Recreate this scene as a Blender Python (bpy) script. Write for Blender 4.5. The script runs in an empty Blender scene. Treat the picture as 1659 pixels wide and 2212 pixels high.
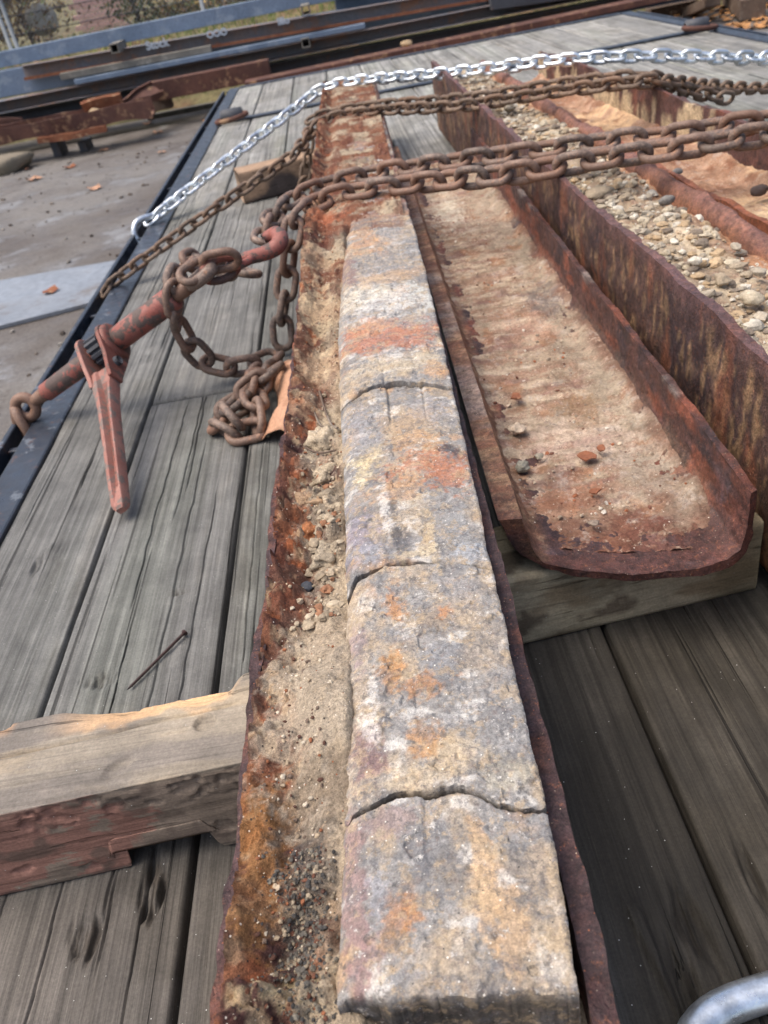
import bpy, math, random
import numpy as np
from mathutils import Vector, Matrix

# ------------------------------------------------------------------ camera, light, exposure
SC = bpy.context.scene
COL = SC.collection
CAM_Z = 0.6                                   # camera height above the trailer deck (deck top is z = 0)
FPX = 828.0
def _n(v): return v / np.linalg.norm(v)
ROT = np.array([[0.98415, 0.17470, -0.03041],
                [-0.07398, 0.55785, 0.82664],
                [-0.16138, 0.81129, -0.56194]])
_u, _s, _v = np.linalg.svd(ROT); ROT = _u @ _v
cam = bpy.data.cameras.new('camera')
cam.sensor_fit = 'HORIZONTAL'; cam.sensor_width = 36.0; cam.lens = FPX / 768 * 36.0
cam.clip_start = 0.02; cam.clip_end = 500
cam_ob = bpy.data.objects.new('camera', cam); COL.objects.link(cam_ob)
M = Matrix.Identity(4)
for r in range(3):
    M[r][0] = ROT[r, 0]; M[r][1] = ROT[r, 1]; M[r][2] = -ROT[r, 2]
M[2][3] = CAM_Z
cam_ob.matrix_world = M
SC.camera = cam_ob
cam.dof.use_dof = True; cam.dof.focus_distance = 0.60
cam.dof.aperture_fstop = 18.0

SUN_EL, SUN_AZ = math.radians(64), math.radians(-95)      # azimuth from +Y towards +X
world = bpy.data.worlds.new('World'); SC.world = world; world.use_nodes = True
nt = world.node_tree; bg = nt.nodes['Background']
sky = nt.nodes.new('ShaderNodeTexSky'); sky.sky_type = 'NISHITA'; sky.sun_disc = False
sky.sun_elevation = SUN_EL; sky.sun_rotation = SUN_AZ; sky.dust_density = 6.0; sky.air_density = 1.0; sky.ozone_density = 0.6
nt.links.new(sky.outputs[0], bg.inputs[0]); bg.inputs[1].default_value = 0.15
sun = bpy.data.lights.new('sun', 'SUN'); sun.energy = 1.2; sun.angle = math.radians(50); sun.color = (1.0, 0.965, 0.92)
sun_ob = bpy.data.objects.new('sun', sun); COL.objects.link(sun_ob)
_d = Vector((math.sin(SUN_AZ) * math.cos(SUN_EL), math.cos(SUN_AZ) * math.cos(SUN_EL), math.sin(SUN_EL)))
sun_ob.rotation_euler = _d.to_track_quat('Z', 'Y').to_euler()
SC.view_settings.view_transform = 'Standard'; SC.view_settings.look = 'None'
SC.view_settings.gamma = 1.0; SC.view_settings.exposure = 0.58
SC.cycles.max_bounces = 6; SC.cycles.diffuse_bounces = 3; SC.cycles.glossy_bounces = 3
SC.cycles.use_denoising = True

# ------------------------------------------------------------------ helpers
rng = np.random.default_rng(7); random.seed(7)
SX = 768.0 / 1659.0
def _ray(px, py): return ROT @ np.array([px * SX - 384.0, 512.0 - py * SX, FPX])
def at(px, py, z=0.0):
    """point on the level z that a picture point (1659 px wide picture) looks at"""
    r = _ray(px, py); return np.array([0, 0, CAM_Z]) + r * ((z - CAM_Z) / r[2])
def atY(px, py, y):
    r = _ray(px, py); return np.array([0, 0, CAM_Z]) + r * (y / r[1])

def c(r, g, b, k=1.0):
    v = np.array([r, g, b], float) / 255.0
    w = np.where(v <= 0.04045, v / 12.92, ((v + 0.055) / 1.055) ** 2.4) * k
    return w * 0.86 + 0.14 * (w @ np.array([0.25, 0.6, 0.15]))

def _hash(i, j, k, seed):
    h = (i * 374761393 + j * 668265263 + k * 1274126177 + seed * 69069) & 0xFFFFFFFF
    h = ((h ^ (h >> 13)) * 1274126177) & 0xFFFFFFFF
    h = h ^ (h >> 16)
    return (h & 0xFFFFFF) / float(0xFFFFFF)
def vnoise(P, seed=0):
    P = np.asarray(P, float); F = np.floor(P).astype(np.int64); t = P - F; t = t * t * t * (t * (t * 6 - 15) + 10)
    i, j, k = F[..., 0], F[..., 1], F[..., 2]; x, y, z = t[..., 0], t[..., 1], t[..., 2]
    def h(a, b, d): return _hash(i + a, j + b, k + d, seed)
    x00 = h(0,0,0)*(1-x)+h(1,0,0)*x; x10 = h(0,1,0)*(1-x)+h(1,1,0)*x
    x01 = h(0,0,1)*(1-x)+h(1,0,1)*x; x11 = h(0,1,1)*(1-x)+h(1,1,1)*x
    return (x00*(1-y)+x10*y)*(1-z)+(x01*(1-y)+x11*y)*z
def fbm(P, scale, octv=4, seed=0, gain=0.5):
    """about -1..1; scale is one number or three"""
    P = np.asarray(P, float) * np.asarray(scale, float); a = 1.0; s = 0.0; n = 0.0
    for o in range(octv):
        s = s + a * (vnoise(P + 17.3 * o, seed + o * 13) * 2 - 1); n += a; a *= gain; P = P * 2.03
    return s / n * 1.6
def sstep(a, b, x):
    t = np.clip((x - a) / (b - a), 0, 1); return t * t * (3 - 2 * t)
def mix(a, b, w):
    w = np.asarray(w)[..., None] if np.ndim(w) else w
    return np.asarray(a) * (1 - w) + np.asarray(b) * w
def xyz(x, y, z):
    x, y, z = np.broadcast_arrays(x, y, z); return np.stack([x, y, z], -1)

def thing(name, label, cat, loc=(0, 0, 0), group=None):
    o = bpy.data.objects.new(name, None); COL.objects.link(o); o.location = loc; o.empty_display_size = 0.05
    o['label'] = label; o['category'] = cat
    if group: o['group'] = group
    return o
def tag(o, label, cat, group=None):
    o['label'] = label; o['category'] = cat
    if group: o['group'] = group
    return o
def base_of(o):
    v = Vector((0, 0, 0))
    while o is not None: v = v + o.location; o = o.parent
    return np.array(v)
def mesh_from(name, V, F, mat, cols=None, smooth=True, sharp=0):
    me = bpy.data.meshes.new(name); V = np.asarray(V, float)
    me.from_pydata(V.tolist(), [], F if isinstance(F, list) else F.tolist())
    if cols is not None:
        a = me.color_attributes.new('Col', 'FLOAT_COLOR', 'POINT')
        cc = np.ones((len(V), 4), np.float32); cc[:, :3] = np.clip(cols, 0, 1); a.data.foreach_set('color', cc.ravel())
    if smooth: me.polygons.foreach_set('use_smooth', np.ones(len(me.polygons), bool))
    if mat: me.materials.append(mat)
    me.update()
    if sharp: me.set_sharp_from_angle(angle=math.radians(sharp))
    return me
def part(name, V, F, mat, parent=None, cols=None, smooth=True, loc=None, sharp=0):
    """one mesh object from world coordinates; its origin goes to its parent's, or to loc"""
    V = np.asarray(V, float)
    b = base_of(parent) if parent is not None else (np.array(loc, float) if loc is not None else np.array([V[:, 0].mean(), V[:, 1].mean(), V[:, 2].min()]))
    o = bpy.data.objects.new(name, mesh_from(name, V - b, F, mat, cols, smooth, sharp)); COL.objects.link(o)
    if parent is not None: o.parent = parent
    else: o.location = b
    return o
def gfaces(n, m, cu=False, cv=False, off=0, flip=False):
    """quads of an n x m grid of points (row-major)"""
    i = np.arange(n if cu else n - 1); j = np.arange(m if cv else m - 1)
    I, J = np.meshgrid(i, j, indexing='ij'); I2 = (I + 1) % n; J2 = (J + 1) % m
    q = np.stack([I * m + J, I2 * m + J, I2 * m + J2, I * m + J2], -1).reshape(-1, 4) + off
    return q[:, ::-1] if flip else q
def box_vf(x0, x1, y0, y1, z0, z1):
    V = [(x0,y0,z0),(x1,y0,z0),(x1,y1,z0),(x0,y1,z0),(x0,y0,z1),(x1,y0,z1),(x1,y1,z1),(x0,y1,z1)]
    return np.array(V, float), [(0,3,2,1),(4,5,6,7),(0,1,5,4),(1,2,6,5),(2,3,7,6),(3,0,4,7)]
def bevel(o, w=0.004, seg=2):
    m = o.modifiers.new('bevel', 'BEVEL'); m.width = w; m.segments = seg; m.limit_method = 'ANGLE'; return o
def box(name, x0, x1, y0, y1, z0, z1, mat, parent=None, bev=0.003, cols=None):
    V, F = box_vf(x0, x1, y0, y1, z0, z1)
    o = part(name, V, F, mat, parent, None if cols is None else np.tile(cols, (8, 1)), smooth=False)
    if bev: bevel(o, bev)
    return o
def frame(t, up=(0, 0, 1)):
    t = _n(np.asarray(t, float)); u = np.asarray(up, float)
    if abs(np.dot(t, u)) > 0.97: u = np.array([1.0, 0, 0])
    a = _n(np.cross(u, t)); b = np.cross(t, a); return t, a, b
def tube_vf(pts, rad, n=10, closed=False, up=(0, 0, 1), cap=True):
    """swept round bar along points"""
    pts = np.asarray(pts, float); k = len(pts); rad = np.broadcast_to(np.asarray(rad, float), (k,))
    T = np.roll(pts, -1, 0) - np.roll(pts, 1, 0)
    if not closed: T[0] = pts[1] - pts[0]; T[-1] = pts[-1] - pts[-2]
    ang = np.linspace(0, 2 * math.pi, n, endpoint=False); V = []
    a = frame(T[0], up)[1]
    for i in range(k):
        t = _n(T[i]); a = _n(a - t * np.dot(a, t)); b = np.cross(t, a)
        V.append(pts[i] + rad[i] * (np.cos(ang)[:, None] * a + np.sin(ang)[:, None] * b))
    V = np.concatenate(V); F = gfaces(k, n, cu=closed, cv=True, flip=True).tolist()
    if not closed and cap:
        F.append(list(range(n))); F.append(list(range((k - 1) * n, k * n))[::-1])
    return V, F
def join(*vf):
    V = []; F = []; o = 0
    for v, f in vf:
        V.append(np.asarray(v)); F += [[int(i) + o for i in q] for q in f]; o += len(v)
    return np.concatenate(V), F
def spline(pts, step):
    """Catmull-Rom through the points, resampled at even spacing"""
    P = np.asarray(pts, float); Q = np.vstack([2 * P[0] - P[1], P, 2 * P[-1] - P[-2]]); out = []
    for i in range(1, len(Q) - 2):
        t = np.linspace(0, 1, 24, endpoint=False)[:, None]
        out.append(0.5 * ((2 * Q[i]) + (-Q[i-1] + Q[i+1]) * t + (2*Q[i-1] - 5*Q[i] + 4*Q[i+1] - Q[i+2]) * t**2 + (-Q[i-1] + 3*Q[i] - 3*Q[i+1] + Q[i+2]) * t**3))
    out = np.vstack(out + [P[-1:]]); d = np.r_[0, np.cumsum(np.linalg.norm(np.diff(out, axis=0), axis=1))]
    s = np.arange(0, d[-1], step); return np.stack([np.interp(s, d, out[:, k]) for k in range(3)], -1)
def polyresample(P, n):
    P = np.asarray(P, float); d = np.r_[0, np.cumsum(np.linalg.norm(np.diff(P, axis=0), axis=1))]
    s = np.linspace(0, d[-1], n); return np.stack([np.interp(s, d, P[:, k]) for k in range(P.shape[1])], -1)

# ------------------------------------------------------------------ materials
def new_mat(name):
    m = bpy.data.materials.new(name); m.use_nodes = True; t = m.node_tree
    b = t.nodes['Principled BSDF']; return m, t, b
def N(t, kind, **kw):
    n = t.nodes.new(kind)
    for k, v in kw.items():
        if k in n.inputs: n.inputs[k].default_value = v
        else: setattr(n, k, v)
    return n
def coords(t, scale=(1, 1, 1)):
    tc = t.nodes.new('ShaderNodeTexCoord'); mp = t.nodes.new('ShaderNodeMapping'); mp.inputs['Scale'].default_value = scale
    t.links.new(tc.outputs['Object'], mp.inputs[0]); return mp.outputs[0]
def noise(t, vec, scale, detail=4, rough=0.6, dist=0.0):
    n = N(t, 'ShaderNodeTexNoise', Scale=scale, Detail=detail, Roughness=rough, Distortion=dist); t.links.new(vec, n.inputs['Vector']); return n.outputs['Fac']
def ramp(t, fac, lo, hi, a=0.0, b=1.0):
    r = t.nodes.new('ShaderNodeMapRange'); t.links.new(fac, r.inputs[0])
    for i, v in zip((1, 2, 3, 4), (lo, hi, a, b)): r.inputs[i].default_value = v
    return r.outputs[0]
def mulv(t, col, fac):
    m = t.nodes.new('ShaderNodeVectorMath'); m.operation = 'SCALE'; t.links.new(col, m.inputs[0]); t.links.new(fac, m.inputs['Scale']); return m.outputs[0]
def mixn(t, a, b, fac):
    m = t.nodes.new('ShaderNodeMix'); m.data_type = 'RGBA'
    for s, v in ((6, a), (7, b)):
        if isinstance(v, (tuple, list, np.ndarray)): m.inputs[s].default_value = (*[float(x) for x in v[:3]], 1)
        else: t.links.new(v, m.inputs[s])
    if isinstance(fac, float): m.inputs[0].default_value = fac
    else: t.links.new(fac, m.inputs[0])
    return m.outputs[2]
def mathn(t, op, a, b=None):
    m = t.nodes.new('ShaderNodeMath'); m.operation = op
    for i, v in enumerate((a, b)):
        if v is None: continue
        if isinstance(v, (int, float)): m.inputs[i].default_value = v
        else: t.links.new(v, m.inputs[i])
    return m.outputs[0]
def bumpn(t, b, layers, vec):
    """layers: (scale, height in metres, detail)"""
    h = None
    for s, a, d in layers:
        x = mathn(t, 'MULTIPLY', noise(t, vec, s, d, 0.6), a * 0.38); h = x if h is None else mathn(t, 'ADD', h, x)
    bp = t.nodes.new('ShaderNodeBump'); bp.inputs['Distance'].default_value = 1.0; bp.inputs['Strength'].default_value = 1.0
    t.links.new(h, bp.inputs['Height']); t.links.new(bp.outputs[0], b.inputs['Normal'])
def vmat(name, rough=0.85, vary=0.0, tint=None, layers=((45, 0.3), (220, 0.35), (900, 0.3)), bump=((120, 0.004, 5), (700, 0.0016, 3)), specks=(), spec=0.3, base=None, hue=None, metal=0.0, rvar=0.15):
    """colour from the mesh's own 'Col' attribute (or base), broken up by grain; specks: (colour, scale, threshold)"""
    m, t, b = new_mat(name); vec = coords(t)
    if base is None:
        a = t.nodes.new('ShaderNodeAttribute'); a.attribute_name = 'Col'; col = a.outputs['Color']
    else:
        rg = t.nodes.new('ShaderNodeRGB'); rg.outputs[0].default_value = (*[float(x) for x in base], 1); col = rg.outputs[0]
    for hh in hue or ():
        hcol, hs, lo, hi = hh[:4]; col = mixn(t, col, hcol, ramp(t, noise(t, vec, hs, 11, 0.76), lo, hi, 0.0, hh[4] if len(hh) > 4 else 1.0))
    for s, amp in layers:
        col = mulv(t, col, ramp(t, noise(t, vec, s, 3, 0.6), 0.3, 0.7, 1 - amp, 1 + amp))
    if vary:                                                          # no two pieces alike
        oi = t.nodes.new('ShaderNodeObjectInfo'); col = mulv(t, col, ramp(t, oi.outputs['Random'], 0, 1, 1 - vary, 1 + vary))
        if tint is not None: r2 = mathn(t, 'FRACT', mathn(t, 'MULTIPLY', oi.outputs['Random'], 17.31)); col = mixn(t, col, tint, ramp(t, r2, 0.35, 1.0, 0.0, 0.6))
    for scol, s, th in specks:
        v = N(t, 'ShaderNodeTexVoronoi', Scale=s); t.links.new(vec, v.inputs['Vector'])
        k = mathn(t, 'MULTIPLY', ramp(t, v.outputs['Distance'], 0.30, 0.18), ramp(t, v.outputs['Color'], th + .22, th + 0.23))
        col = mixn(t, col, scol, k)
    t.links.new(col, b.inputs['Base Color'])
    r = ramp(t, noise(t, vec, 90, 4), 0.3, 0.7, rough - rvar, min(1.0, rough + rvar)); t.links.new(r, b.inputs['Roughness'])
    b.inputs['Specular IOR Level'].default_value = spec; b.inputs['Metallic'].default_value = metal
    if bump: bumpn(t, b, bump, vec)
    return m
def woodmat(name, axis=1, grain=0.45, cracks=0.55, rough=0.8, specks=True, hue=None, fine=1.0):
    """weathered wood with the grain along one axis; colour from 'Col'"""
    m, t, b = new_mat(name); v0 = coords(t); sc = [1.0, 1.0, 1.0]; sc[axis] = 0.02; vec = coords(t, tuple(sc)); sc[axis] = 0.008; vec2 = coords(t, tuple(sc))
    a = t.nodes.new('ShaderNodeAttribute'); a.attribute_name = 'Col'; col = a.outputs['Color']
    for hcol, hs, lo, hi in hue or ():
        col = mixn(t, col, hcol, ramp(t, noise(t, v0, hs, 5, 0.6), lo, hi))
    g1 = noise(t, vec, 130 * fine, 6, 0.75, 0.08); g2 = noise(t, vec, 480 * fine, 4, 0.7, 0.0); g3 = noise(t, v0, 14, 9, 0.7); cr = noise(t, vec2, 95 * fine, 3, 0.55, 0.1)
    col = mulv(t, col, ramp(t, g1, 0.3, 0.7, 1 - grain, 1 + grain)); col = mulv(t, col, ramp(t, g2, 0.3, 0.7, 1 - grain * 0.7, 1 + grain * 0.7))
    col = mulv(t, col, ramp(t, g3, 0.3, 0.7, 0.66, 1.3)); col = mulv(t, col, ramp(t, noise(t, v0, 420, 4, 0.7), 0.3, 0.7, 0.8, 1.2))
    fl = noise(t, vec2, 330 * fine, 2, 0.5, 0.05); col = mulv(t, col, ramp(t, fl, 0.34, 0.44, 0.82, 1.0))
    crk = ramp(t, cr, 0.335, 0.36)                                     # 0 in the drying checks
    col = mulv(t, col, ramp(t, crk, 0, 1, 1 - cracks, 1.0))
    if specks:
        vo = N(t, 'ShaderNodeTexVoronoi', Scale=420.0); t.links.new(v0, vo.inputs['Vector'])
        k = mathn(t, 'MULTIPLY', ramp(t, vo.outputs['Distance'], 0.22, 0.16), ramp(t, vo.outputs['Color'], 0.9, 0.91)); col = mixn(t, col, c(190, 190, 186), k)
    t.links.new(col, b.inputs['Base Color']); t.links.new(ramp(t, g3, 0.3, 0.7, rough - 0.15, rough + 0.15), b.inputs['Roughness']); b.inputs['Specular IOR Level'].default_value = 0.3
    h = mathn(t, 'ADD', mathn(t, 'MULTIPLY', g1, 0.0014), mathn(t, 'MULTIPLY', g2, 0.0006)); h = mathn(t, 'ADD', h, mathn(t, 'MULTIPLY', crk, 0.003))
    bp = t.nodes.new('ShaderNodeBump'); bp.inputs['Distance'].default_value = 1.0; t.links.new(h, bp.inputs['Height']); t.links.new(bp.outputs[0], b.inputs['Normal'])
    return m
def paint(name, base, worn, under, lo=0.5, hi=0.56, scale=22, rough=0.45, metal=0.0, spec=0.5, bump=0.0008, rust=None):
    m, t, b = new_mat(name); vec = coords(t)
    k = ramp(t, noise(t, vec, scale, 7, 0.68), lo, hi); col = mixn(t, base, worn, ramp(t, noise(t, vec, scale * 0.6, 4), 0.35, 0.65)); col = mixn(t, col, under, k)
    if rust is not None: col = mixn(t, col, rust, ramp(t, noise(t, vec, scale * 1.7, 6, 0.7), 0.58, 0.68))
    col = mulv(t, col, ramp(t, noise(t, vec, scale * 12, 3), 0.3, 0.7, 0.8, 1.2))
    t.links.new(col, b.inputs['Base Color']); t.links.new(ramp(t, noise(t, vec, scale * 2, 4), 0.3, 0.7, rough - 0.12, rough + 0.2), b.inputs['Roughness'])
    b.inputs['Metallic'].default_value = metal; b.inputs['Specular IOR Level'].default_value = spec
    bumpn(t, b, ((scale * 3, bump * 1.5, 4), (scale * 14, bump * 0.6, 3)), vec); return m

MAT = {}
MAT['deck'] = woodmat('deck_wood', 1, 0.27, 0.6, 0.78, fine=1.15)
MAT['lumber'] = woodmat('lumber_wood', 0, 0.14, 0.3, 0.8, fine=1.0)
MAT['rust'] = vmat('rusted_steel', 0.66, layers=((30, 0.3), (160, 0.45), (700, 0.45)), bump=((60, 0.007, 7), (420, 0.004, 5)), hue=((c(52, 38, 40), 120, 0.52, 0.64, .7), (c(140, 84, 52), 170, 0.56, 0.66, .75), (c(176, 150, 122), 260, 0.62, 0.7, .6)), specks=((c(150, 84, 48), 520, 0.6), (c(200, 178, 150), 700, 0.68)), spec=0.45, rvar=0.22)
MAT['rock'] = vmat('core_rock', 0.8, layers=((70, 0.12), (300, 0.22), (1000, 0.3)), bump=((110, 0.0024, 10), (600, 0.0018, 6)), specks=((c(228, 222, 210), 520, 0.64), (c(60, 60, 62), 620, 0.66)),
                   hue=((c(98, 99, 104), 55, 0.51, 0.57, .5), (c(176, 152, 116), 80, 0.53, 0.58, .55), (c(78, 77, 78), 140, 0.56, 0.60, .6), (c(208, 203, 194), 110, 0.60, 0.63, .6), (c(128, 112, 104), 200, 0.55, 0.59, .5)), spec=0.35)
MAT['sand'] = vmat('sand', 0.95, layers=((40, 0.15), (420, 0.32), (1300, 0.35)), bump=((260, 0.0045, 4), (900, 0.0022, 3)), specks=((c(60, 55, 52), 360, 0.60), (c(226, 214, 196), 460, 0.62), (c(150, 80, 42), 420, 0.68)), spec=0.15, rvar=0.05)
MAT['dirt'] = vmat('caked_dirt', 0.92, layers=((14, 0.2), (60, 0.22), (300, 0.22), (900, 0.2)), bump=((60, 0.010, 9), (500, 0.0025, 5)), hue=((c(128, 88, 66), 40, 0.52, 0.56, .5), (c(150, 142, 132), 30, 0.55, 0.6, .5), (c(192, 174, 152), 80, 0.56, 0.60, .45), (c(98, 72, 60), 120, 0.57, 0.60, .55)), specks=((c(214, 204, 188), 380, 0.66), (c(86, 60, 50), 420, 0.62)), spec=0.2, rvar=0.06)
MAT['chain_rust'] = vmat('chain_rust', 0.6, 0.22, c(134, 92, 66), ((60, 0.3), (300, 0.35)), ((350, 0.0012, 4),), base=c(124, 104, 90), hue=((c(88, 74, 68), 45, 0.48, 0.6), (c(146, 104, 74), 70, 0.55, 0.66), (c(165, 148, 132), 160, 0.66, 0.7)), spec=0.5)
MAT['chain_brown'] = vmat('chain_brown', 0.65, 0.22, c(128, 92, 64), ((60, 0.3), (300, 0.35)), ((350, 0.0012, 4),), base=c(122, 100, 80), hue=((c(80, 66, 58), 55, 0.5, 0.62),), spec=0.45)
MAT['zinc'] = vmat('galvanized_steel', 0.34, 0.16, None, ((40, 0.2), (80, 0.15), (400, 0.12)), ((300, 0.0003, 3),), base=c(216, 224, 230), metal=0.85, spec=0.5, rvar=0.1)
MAT['red'] = paint('worn_red_paint', c(144, 68, 54), c(152, 92, 80), c(92, 76, 70), 0.50, 0.515, 34, 0.62)
MAT['pink'] = paint('faded_red_paint', c(152, 96, 82), c(162, 114, 100), c(124, 106, 98), 0.52, 0.54, 46, 0.7)
MAT['redcast'] = paint('red_casting', c(126, 64, 50), c(136, 82, 68), c(92, 70, 62), 0.52, 0.56, 36, 0.65)
MAT['rail'] = paint('blue_black_paint', c(30, 38, 50), c(42, 52, 66), c(88, 96, 106), 0.585, 0.61, 26, 0.38, 0.0, 0.6, 0.0006, c(88, 62, 50))
MAT['black'] = paint('black_paint', c(22, 23, 26), c(30, 31, 34), c(48, 44, 42), 0.6, 0.66, 16, 0.5)
MAT['blue_steel'] = paint('mill_steel', c(116, 136, 160), c(98, 118, 142), c(128, 144, 162), 0.55, 0.6, 5, 0.5, 0.0, 0.6, 0.001)
MAT['grey_steel'] = paint('dull_steel', c(112, 116, 124), c(134, 116, 108), c(160, 116, 88), 0.56, 0.66, 4, 0.6, 0.0, 0.5, 0.001)
MAT['dark_steel'] = paint('dark_steel', c(58, 61, 68), c(70, 73, 80), c(90, 76, 70), 0.58, 0.66, 4, 0.6)
MAT['rust_plain'] = paint('plain_rust', c(104, 70, 58), c(82, 56, 50), c(158, 124, 92), 0.55, 0.66, 8, 0.8, 0.0, 0.25, 0.003)
MAT['rust_orange'] = paint('orange_rust', c(150, 94, 62), c(124, 74, 52), c(180, 140, 104), 0.56, 0.64, 16, 0.85, 0.0, 0.2, 0.003)
MAT['old_wood'] = paint('old_timber', c(112, 94, 80), c(92, 76, 66), c(136, 124, 110), 0.55, 0.65, 9, 0.85, 0.0, 0.2, 0.003)
MAT['grey_wood'] = paint('grey_timber', c(134, 130, 120), c(112, 108, 100), c(152, 148, 138), 0.55, 0.65, 9, 0.85, 0.0, 0.2, 0.003)
MAT['plate'] = paint('wet_plate', c(134, 142, 152), c(122, 128, 136), c(110, 104, 100), 0.58, 0.68, 2.5, 0.36, 0.0, 0.6, 0.0012)
MAT['leaf'] = paint('dry_leaf', c(182, 134, 100), c(196, 150, 118), c(160, 112, 80), 0.55, 0.65, 18, 0.7, 0.0, 0.3, 0.0008)

def blob_vf(cen, rad, seed, n=12, m=16, rough=0.3, freq=1.6, angular=0.0):
    """irregular stone"""
    th = np.linspace(0, math.pi, n); ph = np.linspace(0, 2 * math.pi, m, endpoint=False); T, PH = np.meshgrid(th, ph, indexing='ij')
    D = xyz(np.sin(T) * np.cos(PH), np.sin(T) * np.sin(PH), np.cos(T)); r = 1 + rough * fbm(D + seed * 3.7, freq, 3, seed)
    if angular:
        g = np.random.default_rng(seed); 
        for _ in range(9):
            d = _n(g.normal(size=3)); k = g.uniform(0.62, 0.9); h = (D @ d) * r; r = np.where(h > k, r * k / np.maximum(h, 1e-6) * angular + r * (1 - angular), r)
    V = (D * r[..., None] * np.asarray(rad) + np.asarray(cen)).reshape(-1, 3); return V, gfaces(n, m, cv=True, flip=True).tolist()

# ------------------------------------------------------------------ ground
GZ = -0.8
def ground_mat():
    m, t, b = new_mat('yard_ground'); vec = coords(t); v2 = coords(t, (1.0, 0.35, 1.0))
    n1 = noise(t, vec, 0.55, 6, 0.6, 0.5); n2 = noise(t, vec, 6, 6, 0.7); n3 = noise(t, vec, 60, 4, 0.7); n4 = noise(t, vec, 2.2, 5, 0.65)
    col = mixn(t, c(112, 108, 103), c(88, 81, 75), ramp(t, n1, 0.42, 0.6)); col = mixn(t, col, c(68, 61, 55), ramp(t, n2, 0.56, 0.7)); col = mixn(t, col, c(134, 134, 134), ramp(t, n4, 0.56, 0.68))
    col = mulv(t, col, ramp(t, n3, 0.3, 0.7, 0.6, 1.4)); t.links.new(col, b.inputs['Base Color'])
    t.links.new(ramp(t, n4, 0.38, 0.62, 0.85, 0.4), b.inputs['Roughness']); b.inputs['Specular IOR Level'].default_value = 0.4
    bumpn(t, b, ((5, 0.03, 6), (45, 0.006, 5)), vec); return m
gx = np.linspace(-60, 60, 61); gy = np.linspace(-40, 120, 81); GX, GY = np.meshgrid(gx, gy, indexing='ij')
go = part('ground', xyz(GX, GY, GZ + 0 * GX).reshape(-1, 3), gfaces(61, 81).tolist(), ground_mat(), loc=(0, 0, GZ)); go['kind'] = 'structure'

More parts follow.
